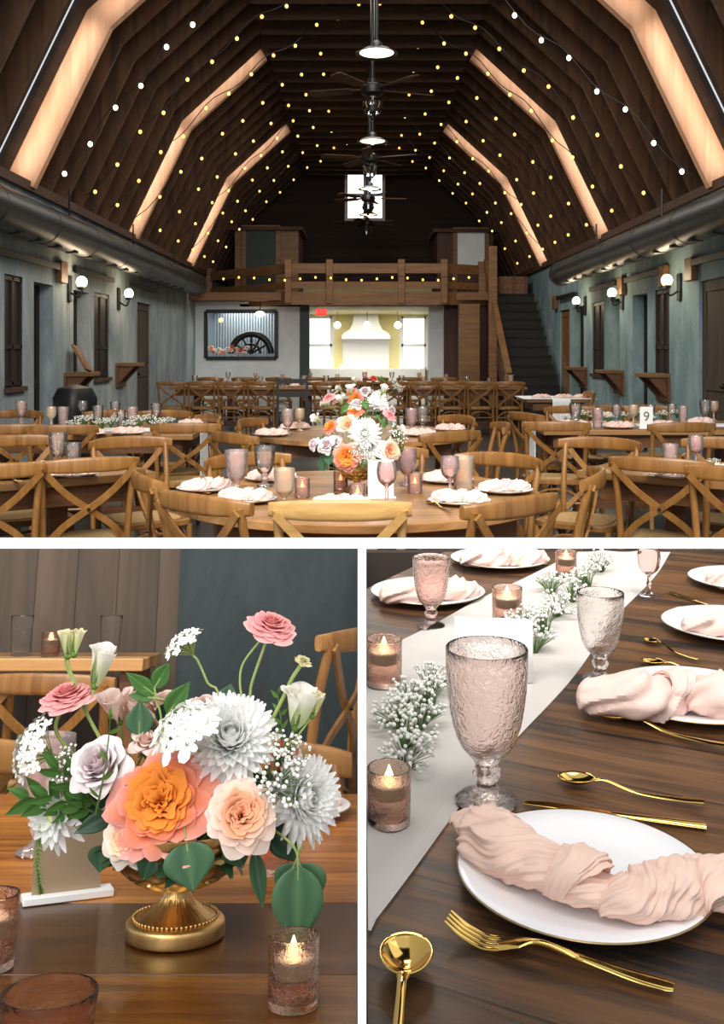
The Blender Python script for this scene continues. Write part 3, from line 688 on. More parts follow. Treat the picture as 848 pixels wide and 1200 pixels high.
# ================================================================== THE BARN HALL
XC, XL, XR = .1, -3.55, 3.75
Y0, Y1 = 2.92, 25.6
def hall_shell():
    m = MB(); m.bb(XL - .4, XR + .4, Y0, 29.5, -.1, 0); struct(m.obj('floor', 'floor'))
    # side walls with real openings, 0.3 m thick
    def wall(name, x, sgn, ops, mat):
        m = MB(); ys = sorted({Y0, Y1 + .1} | {v for o in ops for v in o[:2]})
        zt = 3.06; th = .3 * sgn
        for a, b in zip(ys, ys[1:]):
            h = [o for o in ops if o[0] <= a + 1e-4 and o[1] >= b - 1e-4]
            if not h: m.bb(x, x + th, a, b, 0, zt)
            else:
                if h[0][2] > .01: m.bb(x, x + th, a, b, 0, h[0][2])
                m.bb(x, x + th, a, b, h[0][3], zt)
        struct(m.obj(name, mat, fix=True))
    LO = [(9.75, 10.3, 1.0, 2.14, 'w'), (10.62, 11.28, 0, 2.12, 'd'), (12.08, 12.76, 0, 2.12, 'd'), (13.0, 13.8, 1.0, 2.15, 'w'), (15.5, 16.5, 0, 2.14, 'o')]
    RO = [(10.1, 10.92, 0, 2.14, 'o'), (11.98, 12.6, 1.0, 2.14, 'w'), (12.9, 13.6, 0, 2.13, 'd'), (14.3, 14.9, 0, 2.13, 'd'), (15.2, 16.0, 1.0, 2.14, 'w'), (16.6, 17.55, 0, 2.13, 'd'), (17.75, 18.6, 0, 2.12, 'p')]
    wall('wall_left', XL, -1, LO, 'plaster'); wall('wall_right', XR, 1, RO, 'plaster_right')
    wn = dn = 0
    for side, x, s, ops in (('left', XL, -1, LO), ('right', XR, 1, RO)):
        for a, b, z0, z1, k in ops:
            d = x + s * {'w': .035, 'd': .17, 'o': .05, 'p': .05}[k]
            if k == 'w':
                wn += 1; r = empty('window_%d' % wn); struct(r)
                m = MB(); m.bb(d, d + s * .03, a, b, z0, z1); m.obj('shutter', 'maroon', r)
                m = MB()
                for f in (.04, .5, .96): m.bb(d - s * .02, d + s * .01, a + (b - a) * f - .02, a + (b - a) * f + .02, z0, z1)
                for f in (.03, .36, .97): m.bb(d - s * .02, d + s * .01, a, b, z0 + (z1 - z0) * f - .02, z0 + (z1 - z0) * f + .02)
                m.obj('frame', 'maroon', r)
                m = MB(); m.bb(x - s * .04, x + s * .06, a - .02, b + .02, z0 - .05, z0); m.obj('sill', 'rafter', r)
            else:
                dn += 1; r = empty('door_%d' % dn); struct(r)
                mt = {'d': 'maroon', 'o': 'w2a', 'p': 'loft'}[k]
                m = MB(); m.bb(d, d + s * .05, a, b, 0, z1); m.obj('leaf', mt, r)
                m = MB()
                for yy in (a + .05, b - .05): m.bb(d - s * .015, d, yy - .05, yy + .05, 0, z1)
                for zz in (.06, 1.0, z1 - .06): m.bb(d - s * .013, d, a, b, zz - .06, zz + .06)
                m.obj('rail_frame', mt, r)
                m = MB(); m.ball((d - s * .05, a + .12, 1.0), .03, 10, 6); m.bb(d - s * .04, d, a + .11, a + .13, .99, 1.01); m.obj('door_knob', 'black', r)
    # wall plate where the rafters land
    for n, x, s in (('trim_1', XL, -1), ('trim_2', XR, 1)):
        m = MB(); m.bb(x - s * .06, x + s * .3, Y0, Y1, 3.06, 3.16); struct(m.obj(n, 'rafter'))
    # roof profile
    P = [(-3.62, 3.12), (-2.8, 4.82), (-1.6, 5.92), (0, 6.62)]
    P = P + [(-x, z) for x, z in P[-2::-1]]
    def off(k):
        out = []
        for i, (x, z) in enumerate(P):
            a = Vector(P[max(i - 1, 0)]); b = Vector(P[min(i + 1, 6)]); d = (b - a).normalized(); out.append((XC + x - d.y * k * (1 if True else 1), z + d.x * k))
        return out
    inner, outer = off(0.0), off(.24); far = off(.30)
    gaps = []
    m = MB()
    for (xa, za), (xb, zb), (xc, zc), (xd, zd) in zip(outer, outer[1:], far, far[1:]):
        for y0, y1 in ((Y0, 9.9), (10.08, 14.78), (14.95, 19.78), (19.95, Y1 + .1)):
            m.add([(xa, y0, za), (xb, y0, zb), (xd, y0, zd), (xc, y0, zc), (xa, y1, za), (xb, y1, zb), (xd, y1, zd), (xc, y1, zc)], [(0, 1, 5, 4), (3, 2, 6, 7), (0, 1, 2, 3), (4, 5, 6, 7), (0, 3, 7, 4), (1, 2, 6, 5)])
        for yg in (9.99, 14.865, 19.865):   # closed near the crown, glazed slots on the slopes
            if abs(xa + xb - 2 * XC) < 3.5: m.add([(xa, yg - .09, za), (xb, yg - .09, zb), (xb, yg + .09, zb), (xa, yg + .09, za)], [(0, 1, 2, 3)])
    struct(m.obj('ceiling', 'board'))
    # rafters: bent frames of planks on edge
    def frame(y, w, name, mat, inn=inner, out=outer, segs=range(6)):
        m = MB()
        for i in segs:
            (xa, za), (xb, zb), (xc, zc), (xd, zd) = inn[i], inn[i + 1], out[i], out[i + 1]
            a, b, c, d = Vector((xa, za)), Vector((xb, zb)), Vector((xc, zc)), Vector((xd, zd))
            L = (b - a).length; ax = math.atan2(zb - za, xb - xa)
            X = Matrix.Translation((xa, y, za)) @ Matrix.Rotation(-ax, 4, 'Y'); Xi = X.inverted()
            q = [(v.x, yy, v.y) for yy in (y - w / 2, y + w / 2) for v in (a, b, d, c)]
            m.add(q, [(0, 1, 2, 3), (7, 6, 5, 4), (0, 4, 5, 1), (1, 5, 6, 2), (2, 6, 7, 3), (3, 7, 4, 0)])
        return struct(m.obj(name, mat, fix=True))
    bright = (10.4, 15.2, 20.2); y = 7.4
    inn2 = off(-.06)
    while y < Y1:
        if all(abs(y - b) > .28 for b in bright) and abs(y - 9.99) > .2: frame(y, .055, 'trim_rafter', 'rafter_frame')
        y += .61
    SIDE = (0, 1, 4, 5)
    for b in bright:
        frame(b, .11, 'trim_truss', 'pine', off(-.06), segs=SIDE); frame(b, .10, 'trim_truss_crown', 'rafter_frame', segs=(2, 3))  # pale sides, dark crown: daylight fading up the truss put into colour
    
    # collar planks under the crown
    m = MB()
    for k in range(28):
        yy = 8.2 + k * .61; m.bb(XC - 1.5, XC + 1.5, yy - .02, yy + .02, 5.78, 5.95)
    o = struct(m.obj('trim_collar_planks', 'rafter'))
    # gable wall with its bright window
    zt = [(x, z) for x, z in far]
    wx0, wx1, wz0, wz1 = XC - .55, XC + .5, 4.75, 6.1
    m = MB(); m.bb(XL - .3, wx0, Y1, Y1 + .15, 0, 7); m.bb(wx1, XR + .3, Y1, Y1 + .15, 2.4, 7); m.bb(wx0, wx1, Y1, Y1 + .15, 2.4, wz0); m.bb(wx0, wx1, Y1, Y1 + .15, wz1, 7)
    struct(m.obj('wall_far', 'gable'))
    r = struct(empty('window_gable'))
    m = MB(); m.bb(wx0, wx1, Y1 + .1, Y1 + .12, wz0, wz1); m.obj('pane', 'daylight', r)
    m = MB()
    for xx in (wx0 + .04, (wx0 + wx1) / 2, wx1 - .04): m.bb(xx - .04, xx + .04, Y1 + .0, Y1 + .08, wz0, wz1)
    for zz in (wz0 + .04, (wz0 + wz1) / 2, wz1 - .04): m.bb(wx0, wx1, Y1 + .01, Y1 + .07, zz - .035, zz + .035)
    m.obj('frame', 'white', r)
hall_shell()

def hall_fixtures():
    # ducts
    for x, y0, y1, lab in ((XL + .24, 6.0, 19.6, 'long dark round air duct along the top of the left plaster wall'), (XR - .36, 6.0, 16.7, 'long dark round air duct with flat end cap along the right wall')):
        r = tag(empty('air_duct'), lab, 'duct'); z = 2.68
        m = MB(); m.tube([(x, y0, z), (x, y1, z)], .2, 28); m.obj('pipe', 'duct', r)
        for k in range(9):
            yy = 7.2 + k * 1.5
            if yy < y1: m = MB(); m.tube([(x, yy - .04, z), (x, yy + .04, z)], .204, 28); m.obj('joint_band', 'duct', r)
        m = MB(); m.tube([(x, y1 - .03, z), (x, y1 + .02, z)], .215, 28); m.obj('end_cap', 'duct', r)
        for k in range(18):
            yy = 7.5 + k * .6
            if yy < y1: m = MB(); m.bb(x - .03, x + .09, yy - .05, yy + .05, z - .207, z - .18) if x < 0 else m.bb(x - .09, x + .03, yy - .05, yy + .05, z - .207, z - .18); m.obj('vent_slot', 'black', r)
        for k in range(4):
            yy = 8 + k * 3.1
            if yy < y1: m = MB(); m.tube([(x, yy, z + .15), (x, yy, 3.2)], .012, 6); m.obj('hanger', 'black', r)
    # sconces
    def sconce():
        r = empty('wall_sconce')
        m = MB(); m.bb(-.0, .03, -.06, .06, -.16, .16); m.obj('backplate', 'black', r, bev=.008)
        m = MB(); m.tube(bez([(.03, 0, -.05), (.12, 0, -.1), (.16, 0, -.04), (.16, 0, 0)], 12), .012, 8); m.lathe([(.0, -.02), (.045, -.01), (.05, .02), (.03, .03)], 14, Matrix.Translation((.16, 0, 0))); m.obj('arm', 'black', r)
        m = MB(); m.ball((.16, 0, .08), .066, 16, 10, sz=1.1); m.obj('globe', 'bulb_white', r)
        return r
    for n, (x, y, rz, lab) in enumerate(((XL, 11.87, 0, 'lit globe wall sconce on the left wall, nearer of the two there'), (XL, 14.27, 0, 'lit globe wall sconce on the left wall, farther one beside the dark window'),
        (XR, 11.56, PI, 'lit globe wall sconce on the right wall, nearest to the brown door'), (XR, 14.1, PI, 'lit globe wall sconce on the right wall, middle of the three'), (XR, 16.45, PI, 'lit globe wall sconce on the right wall, farthest one near the stairs'))):
        inst('sconce', sconce, MT(x, y, 2.12, rz), lab, 'wall lamp')
        L = bpy.data.lights.new('sconce_light', 'POINT'); L.energy = 9; L.color = (1, .78, .5); L.shadow_soft_size = .1
        o = bpy.data.objects.new('sconce_light', L); COL.objects.link(o); o.location = (x + (.32 if x < 0 else -.32), y, 2.2)
    # wooden blocks and sliding-door tracks
    for k, (x, y, lab) in enumerate(((XL, 11.5, 'square wood block on the left wall beside the nearer sconce'), (XR, 11.1, 'square wood block on the right wall near the brown door'), (XR, 12.1, 'square wood block on the right wall above the near dark window'), (XR, 14.05, 'square wood block above the middle sconce of the right wall'), (XR, 18.9, 'square wood block on the right wall by the stair'))):
        s = 1 if x < 0 else -1
        m = MB(); m.bb(x, x + s * .07, y - .13, y + .13, 2.16, 2.42); tag(m.obj('mounting_block', 'loft', bev=.01), lab, 'wood block')
    for k, (x, a, b, z, lab) in enumerate(((XL, 9.4, 11.3, 2.3, 'black sliding door track on the left wall, nearest'), (XL, 12.0, 13.8, 2.32, 'black sliding door track on the left wall, middle'), (XL, 14.9, 16.6, 2.34, 'black sliding door track on the left wall over the wooden door'), (XR, 9.6, 11.0, 2.32, 'black door track on the right wall over the brown door'), (XR, 12.2, 13.8, 2.32, 'black door track on the right wall over window and teal door'), (XR, 14.3, 15.9, 2.32, 'black door track on the right wall past the middle sconce'), (XR, 17.0, 18.6, 2.32, 'black door track on the right wall near the stair'))):
        s = 1 if x < 0 else -1; r = tag(empty('door_track'), lab, 'door track')
        m = MB(); m.bb(x + s * .05, x + s * .075, a, b, z, z + .07); m.obj('rail_bar', 'black', r)
        m = MB()
        for f in (.06, .35, .65, .94): m.bb(x, x + s * .06, a + (b - a) * f - .02, a + (b - a) * f + .02, z + .01, z + .06)
        m.obj('standoff', 'black', r)
    # wall ledges on triangular brackets
    def ledge():
        r = empty('wall_ledge')
        m = MB(); m.bb(0, .3, -.26, .26, -.02, .03); m.obj('shelf_board', 'loft', r, bev=.006)
        for yy in (-.18, .18): m = MB(); m.add([(0, yy - .04, -.02), (.26, yy - .04, -.02), (0, yy - .04, -.3), (0, yy + .04, -.02), (.26, yy + .04, -.02), (0, yy + .04, -.3)], [(0, 1, 2), (3, 5, 4), (0, 3, 4, 1), (1, 4, 5, 2), (2, 5, 3, 0)]); m.obj('bracket', 'table_frame', r)
        m = MB(); m.bb(0, .03, -.26, .26, -.32, -.02); m.obj('backboard', 'table_frame', r)
        return r
    for x, y, z, lab in ((XL, 11.94, 1.08, 'bracketed wooden ledge with leaning board on the left wall'), (XL, 14.4, 1.16, 'bracketed wooden ledge on the left wall under the farther sconce'), (XR, 12.2, 1.06, 'bracketed wooden ledge on the right wall below the near dark window'), (XR, 14.3, 1.06, 'bracketed wooden ledge on the right wall under the middle sconce'), (XR, 16.6, 1.06, 'bracketed wooden ledge on the right wall nearest the stairs')):
        inst('ledge', ledge, MT(x, y, z, 0 if x < 0 else PI), lab, 'shelf')
    m = MB(); m.bar((XL + .24, 11.9, 1.125), (XL + .06, 11.95, 1.42), .3, .03, (1, 0, 0)); tag(m.obj('leaning_board', 'loft'), 'pale board leaning back on the left wall ledge', 'board')
    m = MB(); m.lathe([(0, 0), (.25, 0), (.28, .1), (.3, .8), (.31, .9), (.24, 1.0), (0, 1.04)], 24, None, lambda r, z, a: (r * (1 + .16 * math.cos(2 * a) ** 2), z)); o = m.obj('waste_bin', 'black', None, MT(-2.85, 9.75, 0) @ Matrix.Diagonal((.62, .62, 1, 1))); tag(o, 'black rounded bin standing by the left plaster wall', 'bin')
    # hanging lamps and fans
    def pendant():
        r = empty('pendant_lamp')
        m = MB(); m.lathe([(.03, .12), (.05, .1), (.055, .06), (.12, .04), (.2, .0), (.205, -.01), (.198, -.008), (.1, .028), (.03, .05)], 36); m.obj('shade', 'black', r)
        m = MB(); m.lathe([(.195, -.006), (.1, .026), (0, .04)], 36); m.obj('shade_lining', 'pend_in', r)
        m = MB(); m.ball((0, 0, -.002), .04, 14, 8); m.obj('bulb', 'bulb_white', r)
        m = MB(); m.tube([(0, 0, .1), (0, 0, 1.75)], .018, 10); m.obj('down_rod', 'black', r)
        return r
    for n, (y, z) in enumerate(((9.4, 4.22), (13.0, 4.14), (17.2, 4.2), (21.2, 4.3))):
        inst('pendant', pendant, MT(XC + .04, y, z), ['black disc pendant lamp nearest under the roof ridge', 'black disc pendant lamp second from the front under the ridge', 'black disc pendant lamp third, in front of the bright gable window', 'black disc pendant lamp farthest, low across the gable window'][n], 'pendant lamp')
        L = bpy.data.lights.new('pendant_light', 'SPOT'); L.energy = 60; L.color = (1, .86, .66); L.spot_size = R(130); L.spot_blend = .6; L.shadow_soft_size = .15
        o = bpy.data.objects.new('pendant_light', L); COL.objects.link(o); o.location = (XC + .04, y, z - .07)
    def fan():
        r = empty('ceiling_fan')
        m = MB(); m.tube([(0, 0, .12), (0, 0, 1.75)], .022, 10); m.obj('down_rod', 'black', r)
        m = MB(); m.lathe([(.0, .16), (.05, .15), (.06, .1), (.12, .08), (.14, .03), (.13, -.02), (.07, -.05), (0, -.05)], 24); m.obj('motor', 'black', r)
        for k in range(5):
            a = 2 * PI * k / 5 + .35; X = Matrix.Rotation(a, 4, 'Z') @ Matrix.Translation((.12, 0, .03)) @ Matrix.Rotation(R(13), 4, 'X')
            m = MB(); m.poly([(.0, -.025), (.12, -.03), (.14, -.065), (.6, -.075), (.64, -.04), (.64, .04), (.6, .075), (.14, .065), (.12, .03), (0, .025)], -.005, .005, X); m.obj('blade', 'rafter', r)
        m = MB(); m.lathe([(.05, -.05), (.1, -.08), (.11, -.16), (.085, -.24), (.04, -.27), (0, -.275)], 20); m.obj('lantern_globe', 'iron_glass', r)
        m = MB()
        for k in range(6):
            a = k * PI / 3; m.tube([(.055 * math.cos(a), .055 * math.sin(a), -.05), (.115 * math.cos(a), .115 * math.sin(a), -.1), (.115 * math.cos(a), .115 * math.sin(a), -.16), (.045 * math.cos(a), .045 * math.sin(a), -.28)], .007, 6)
        m.ball((0, 0, -.29), .03, 10, 6); m.obj('lantern_cage', 'black', r)
        return r
    for n, (y, z) in enumerate(((11.2, 4.32), (15.1, 4.3), (19.2, 4.32), (22.8, 4.3))):
        inst('fan', fan, MT(XC + .02, y, z, n * .5), ['black lantern ceiling fan nearest, between the first two pendants', 'black lantern ceiling fan second from the front under the ridge', 'black lantern ceiling fan third, against the gable window', 'black lantern ceiling fan farthest, just under the gable window'][n], 'ceiling fan')
    # string lights swagged from wall to wall
    bm_ = MB(); bm_.ball((0, 0, -.045), .022, 8, 6, sz=1.15); bulb_me = bm_.mesh('bulb', M['bulb_warm'])
    bm_ = MB(); bm_.ball((0, 0, -.045), .026, 8, 6, sz=1.15); bulb_me2 = bm_.mesh('bulb', M['bulb_white'])
    bm_ = MB(); bm_.tube([(0, 0, -.02), (0, 0, .01)], .012, 6); sock_me = bm_.mesh('socket', M['black'])
    ys = (10.5, 11.9, 13.2, 14.5, 15.8, 17.1, 18.5, 20.0, 21.4)
    for n, y in enumerate(ys):
        r = tag(empty('string_light'), ORD[n] + ' string of round bulbs from the front, swagged wall to wall under the roof', 'string lights'); r.matrix_world = MT(XC, y, 0)
        def c(x, y=y, n=n): return Vector((x, .25 * math.sin(x * 1.3 + n) + .05 * x, 3.24 + 3.0 * (1 - abs(x / 3.42) ** 1.32) - .05 * (1 - math.cos(x * 9))))
        pts = [c(-3.42 + 6.84 * i / 60) for i in range(61)]
        m = MB(); m.tube(pts, .006, 5); m.obj('wire', 'black', r)
        nb = 24
        for k in range(nb):
            p = c(-3.3 + 6.6 * k / (nb - 1)); o = bpy.data.objects.new('bulb', bulb_me2 if n == 0 else bulb_me); COL.objects.link(o); o.parent = r; o.location = p
            if n == 0: s = bpy.data.objects.new('socket', sock_me); COL.objects.link(s); s.parent = o
    r = tag(empty('string_light'), 'short string of bulbs lying along the loft railing', 'string lights'); r.matrix_world = MT(0, 19.86, 2.86)
    m = MB(); m.tube([(-2.9 + .27 * i, 0, .03 * math.sin(i * 1.1)) for i in range(20)], .006, 5); m.obj('wire', 'black', r)
    for k in range(17): o = bpy.data.objects.new('bulb', bulb_me); COL.objects.link(o); o.parent = r; o.location = (-2.8 + .31 * k, -.02, .03 * math.sin(k * 1.26))
hall_fixtures()

def loft():
    YF = 20.0; zb, zd, zr = 2.3, 2.56, 3.14
    xL, xR = -1.5, 1.67
    m = MB(); m.bb(XL, XR - 1.15, YF + .1, Y1, zb + .1, zd); m.bb(XR - 1.15, XR, YF + 1.2, Y1, zb + .1, zd); struct(m.obj('floor_loft', 'loft'))
    m = MB(); m.bb(xL - .05, xR + .05, YF - .06, YF + .1, zb, zd); m.bar((xL, YF + .02, (zb + zd) / 2), (XL, YF + 2.2, (zb + zd) / 2), .12, zd - zb); m.bar((xR, YF + .02, (zb + zd) / 2), (2.62, YF + .55, (zb + zd) / 2), .12, zd - zb); struct(m.obj('trim_loft_beam', 'loft'))
    r = tag(empty('loft_railing'), 'timber railing along the front of the loft over the kitchen doorway', 'railing')
    for x in (xL, -.66, .8, xR): m = MB(); m.bb(x - .07, x + .07, YF - .1, YF + .04, zb + .02, zr + .08); m.obj('post', 'loft', r, bev=.01)
    for z, h in ((zr - .1, .2), (zd + .14, .14)):
        m = MB(); m.bb(xL, xR, YF - .03, YF + .02, z - h / 2, z + h / 2); m.obj('rail', 'loft', r)
    for a, b, nm in (((xL, YF), (XL + .1, YF + 2.2), 'left side'), ((xR, YF), (2.5, YF + .5), 'right side')):
        r = tag(empty('loft_railing'), 'timber loft railing running back on the ' + nm + ' of the front rail', 'railing')
        for z, h in ((zr - .1, .2), (zd + .14, .14)):
            m = MB(); m.bar((*a, z), (*b, z), .05, h); m.obj('rail', 'loft', r)
        m = MB(); m.bb(b[0] - .07, b[0] + .07, b[1] - .07, b[1] + .07, zd - .2, zr + .08); m.obj('post', 'loft', r)
    # huts on the loft
    for x0, x1, y, zt, lab, dx0, dx1, dm in ((-2.9, -1.45, 22.4, 4.1, 'timber hut with dark green door at the left end of the loft', -2.65, -1.95, 'greendoor'), (1.75, 3.05, 22.8, 4.1, 'dark timber hut with pale window at the right end of the loft', 2.2, 2.85, 'offwhite')):
        r = tag(empty('loft_hut'), lab, 'hut')
        m = MB(); m.bb(x0, x1, y, y + 1.8, zd, zt); m.obj('wall', 'loft' if x0 < 0 else 'loft_dark', r)
        m = MB(); m.bb(x0 - .1, x1 + .1, y - .15, y + 1.9, zt, zt + .08); m.obj('roof', 'rafter', r)
        m = MB(); m.bb(dx0, dx1, y - .04, y, zd + (.02 if x0 < 0 else .75), zd + 1.55); f = m.obj('door' if x0 < 0 else 'window', dm, r)
        m = MB()
        for xx in (dx0 - .04, dx1 + .04): m.bb(xx - .05, xx + .05, y - .06, y, zd, zd + 1.6)
        m.bb(dx0 - .09, dx1 + .09, y - .06, y, zd + 1.55, zd + 1.66); m.obj('casing', 'loft', r)
    r = tag(empty('wooden_crate'), 'wooden crate on the loft beside the top of the stairs', 'crate')
    m = MB(); m.bb(3.0, 3.6, 21.4, 21.9, zd, zd + .42); m.obj('box', 'loft', r)
    m = MB()
    for x in (3.03, 3.3, 3.57): m.bb(x - .03, x + .03, 21.37, 21.4, zd, zd + .42)
    m.obj('slat', 'table_frame', r)
    # under the loft: white panel wall with an interior window, kitchen doorway, dark boards
    y = 20.9
    m = MB(); x0, x1, za, zc = -3.32, -1.82, 1.2, 2.2
    m.bb(XL, x0, y, y + .1, 0, zb + .1); m.bb(x1, -1.32, y, y + .1, 0, zb + .1); m.bb(x0, x1, y, y + .1, 0, za); m.bb(x0, x1, y, y + .1, zc, zb + .1); struct(m.obj('wall_loft_left', 'offwhite'))
    m = MB(); m.bb(XL, -1.4, y + 1.2, y + 1.25, 0, zb + .1); struct(m.obj('wall_passage', 'corr'))
    r = struct(empty('window_interior'))
    m = MB()
    for x in (x0, x1): m.bb(x - .04, x + .04, y - .03, y + .02, za, zc)
    for z in (za, zc): m.bb(x0, x1, y - .03, y + .02, z - .04, z + .04)
    m.obj('frame', 'black', r)
    m = MB()
    for k in range(24): m.bb(x0 + .02 + k * .062, x0 + .05 + k * .062, y + 1.12, y + 1.2, 0, zb)
    struct(m.obj('trim_corrugation', 'corr'))
    r = tag(empty('wagon_wheel_decor'), 'half round black wheel with spokes in the interior window', 'wheel'); cx, cz = -2.36, 1.3
    m = MB(); m.tube([(cx + .42 * math.cos(PI * i / 24), y + .02, cz + .42 * math.sin(PI * i / 24)) for i in range(25)], .07, 10); m.obj('rim', 'black', r)
    m = MB(); m.tube([(cx + .2 * math.cos(PI * i / 16), y + .02, cz + .2 * math.sin(PI * i / 16)) for i in range(17)], .03, 8)
    for k in range(1, 6): a = PI * k / 6; m.tube([(cx, y + .02, cz), (cx + .42 * math.cos(a), y + .02, cz + .42 * math.sin(a))], .022, 6)
    m.obj('spoke', 'black', r)
    random.seed(21)
    for k in range(16):
        p = Vector((x0 + .12 + .05 * k, y - .06 + random.uniform(-.04, .04), za + .08 + random.uniform(0, .16))); kind = k % 4
        flower(('peach', 'red', 'lis', 'lav')[kind], (R_PEACH, R_RED, LIS, R_LAV)[kind], p, (random.uniform(-.5, .5), -.8, .6), ORD[k % 15] + (' flower from the left along the sill of the interior window' if k < 15 else ' end flower on the sill of the interior window'), 'flower', 1.9)
    r = empty('hanging_globe_lamp'); m = MB(); m.ball((-2.13, y - .4, 2.13), .1, 14, 8, sz=.6); m.obj('globe', 'bulb_white', r); m = MB(); m.tube([(-2.13, y - .4, 2.15), (-2.13, y - .4, zb + .1)], .01, 6); m.obj('cord', 'black', r); tag(r, 'lit white globe lamp hanging before the interior window', 'lamp')
    for xx, lab in ((-3.05, 'small lit bulb at the left inside the interior window'),):
        m = MB(); m.ball((xx, y + .3, 2.02), .05, 10, 6); tag(m.obj('bulb_lamp', 'bulb_warm'), lab, 'bulb')
    # kitchen beyond the doorway
    kx0, kx1 = -1.12, 1.42
    for n, (a, b) in enumerate(((-1.32, kx0), (kx1, 1.72))):
        m = MB(); m.bb(a, b, y - .05, y + .15, 0, zb + .1); struct(m.obj('trim_%d' % (3 + n), 'offwhite' if n else 'dgreen'))
    m = MB(); m.bb(1.72, 2.62, y - .3, y - .2, 0, zb + .1); struct(m.obj('door_barn', 'loft_dark'))
    m = MB(); m.bb(2.5, XR, y + 3.0, y + 3.1, 0, zb); struct(m.obj('wall_under_stair', 'dark'))
    yk = 25.5
    m = MB(); m.bb(-2.6, 2.9, yk, yk + .1, 0, 3); struct(m.obj('wall_kitchen', 'cream'))
    m = MB(); m.bb(-2.6, 2.9, y, yk, zb + .0, zb + .06); struct(m.obj('ceiling_kitchen', 'cream'))
    for n, (a, b) in enumerate(((-1.42, -.78), (1.02, 1.66))):
        r = struct(empty('window_kitchen'))
        m = MB(); m.bb(a, b, yk - .02, yk - .01, .9, 2.2); m.obj('pane', 'kitchenlight', r)
        m = MB()
        for x in (a, b): m.bb(x - .05, x + .05, yk - .07, yk - .02, .85, 2.25)
        for z in (.87, 1.5, 2.23): m.bb(a, b, yk - .07, yk - .02, z - .035, z + .035)
        m.obj('frame', 'white', r)
    r = tag(empty('range_hood'), 'large white range hood on the cream kitchen wall', 'hood')
    m = MB(); prof = [(.3, 2.3), (.34, 2.05), (.42, 1.9), (.58, 1.8), (.6, 1.74)]
    for (a, za_), (b, zb_) in zip(prof, prof[1:]): m.add([(.1 + s * w, yk - d, z) for (w, z) in ((a, za_), (b, zb_)) for s in (-1, 1) for d in (.0, .45)], [(0, 1, 5, 4), (2, 6, 7, 3), (1, 3, 7, 5)])
    m.obj('hood_body', 'white', r, fix=True)
    m = MB(); m.bb(-.52, .72, yk - .5, yk, 1.66, 1.75); m.obj('hood_lip', 'white', r)
    r = tag(empty('kitchen_range'), 'white kitchen cabinet block below the range hood', 'cabinet')
    m = MB(); m.bb(-.5, .7, yk - .06, yk - .005, .9, 1.66); m.obj('splashback', 'white', r); m = MB(); m.bb(-1.3, 1.6, yk - .6, yk - .005, 0, .9); m.obj('cabinet_body', 'white', r)
    for k, px in enumerate((395, 430, 466)):
        p = pt(px, 381, 23.5); r = tag(empty('globe_pendant'), ('left', 'middle', 'right')[k] + ' one of the three white globe pendants in the kitchen doorway', 'pendant lamp')
        m = MB(); m.ball(p, .085, 16, 10); m.obj('globe', 'bulb_white', r); m = MB(); m.tube([p, p + Vector((0, 0, .4))], .008, 6); m.obj('cord', 'black', r)
    for k, px in enumerate((401, 491)):
        p = Vector(((-.52, 1.44)[k], 25.1, .95)); m = MB(); m.ball(p, .05, 12, 8); tag(m.obj('counter_lamp', 'bulb_white'), ('left', 'right')[k] + ' small lit globe low on the kitchen counter', 'lamp')
    L = bpy.data.lights.new('kitchen_daylight', 'AREA'); L.energy = 70; L.size = 2.4; L.color = (1, .97, .86); o = bpy.data.objects.new('kitchen_daylight', L); COL.objects.link(o); o.location = (.15, 23.4, 2.25)
    L = bpy.data.lights.new('passage_light', 'AREA'); L.energy = 30; L.size = 1.0; o = bpy.data.objects.new('passage_light', L); COL.objects.link(o); o.location = (-2.6, y + .6, 2.28)
    # exit sign
    r = tag(empty('exit_sign'), 'red lit EXIT sign under the loft beam beside the kitchen doorway', 'sign'); p = pt(376, 366, 20.3)
    m = MB(); m.box(p, (.23, .05, .13)); m.obj('sign_box', 'exit', r)
    text(r, 'EXIT', .1, p + Vector((0, -.03, 0)), 'white')
    # staircase
    r = tag(empty('staircase'), 'dark wooden staircase climbing to the loft at the right wall', 'staircase'); n = 14; sx0, sx1, sy0, sy1 = 2.66, 3.62, 17.2, 20.9
    for k in range(n):
        ya = sy0 + (sy1 - sy0) * k / n; z = zd * (k + 1) / n
        m = MB(); m.bb(sx0, sx1, ya - .03, ya + .28, z - .04, z); m.obj('tread', 'tread', r)
        m = MB(); m.bb(sx0, sx1, ya, ya + .02, z - zd / n, z - .04); m.obj('riser', 'riser', r)
    m = MB(); m.bar((sx0 - .03, sy0 - .1, .02), (sx0 - .03, sy1 - .35, zd - .3), .05, .3, (0, 0, 1)); m.obj('stringer', 'rafter', r)
    r = tag(empty('stair_railing'), 'timber handrail with tall newel posts beside the dark stairs', 'railing')
    m = MB(); m.bb(sx0 - .2, sx0 - .04, 19.0, 19.16, 0, zr + .25); m.obj('newel_post', 'loft', r, bev=.01)
    m = MB(); m.bb(sx0 - .17, sx0 - .03, sy0 - .2, sy0 - .06, 0, .95); m.obj('newel_post', 'loft', r, bev=.01)
    m = MB(); m.bar((sx0 - .1, sy0 - .12, .93), (sx0 - .1, 19.05, 2.3), .09, .14); m.obj('handrail', 'loft', r)
    m = MB(); m.bar((sx0 - .1, 19.05, 2.4), (sx0 - .1, 20.3, 3.2), .09, .14); m.obj('handrail', 'loft', r)
    m = MB(); m.bb(1.95, 2.35, 19.6, 19.9, 0, zb); struct(m.obj('column_loft', 'loft'))
R_PEACH = rose_b('peach', 36, .04, .042, .003, True); R_RED = rose_b('red', 20, .03, .034, .003, name='coral_rose'); R_LAV = rose_b('lav', 26, .034, .044, .003, name='pale_rose')
R_OR = rose_b('orange', 46, .05, .05, .005, True); R_CR = rose_b('creamrose', 26, .03, .034, .003, name='cream_rose'); LIS = lis_b()
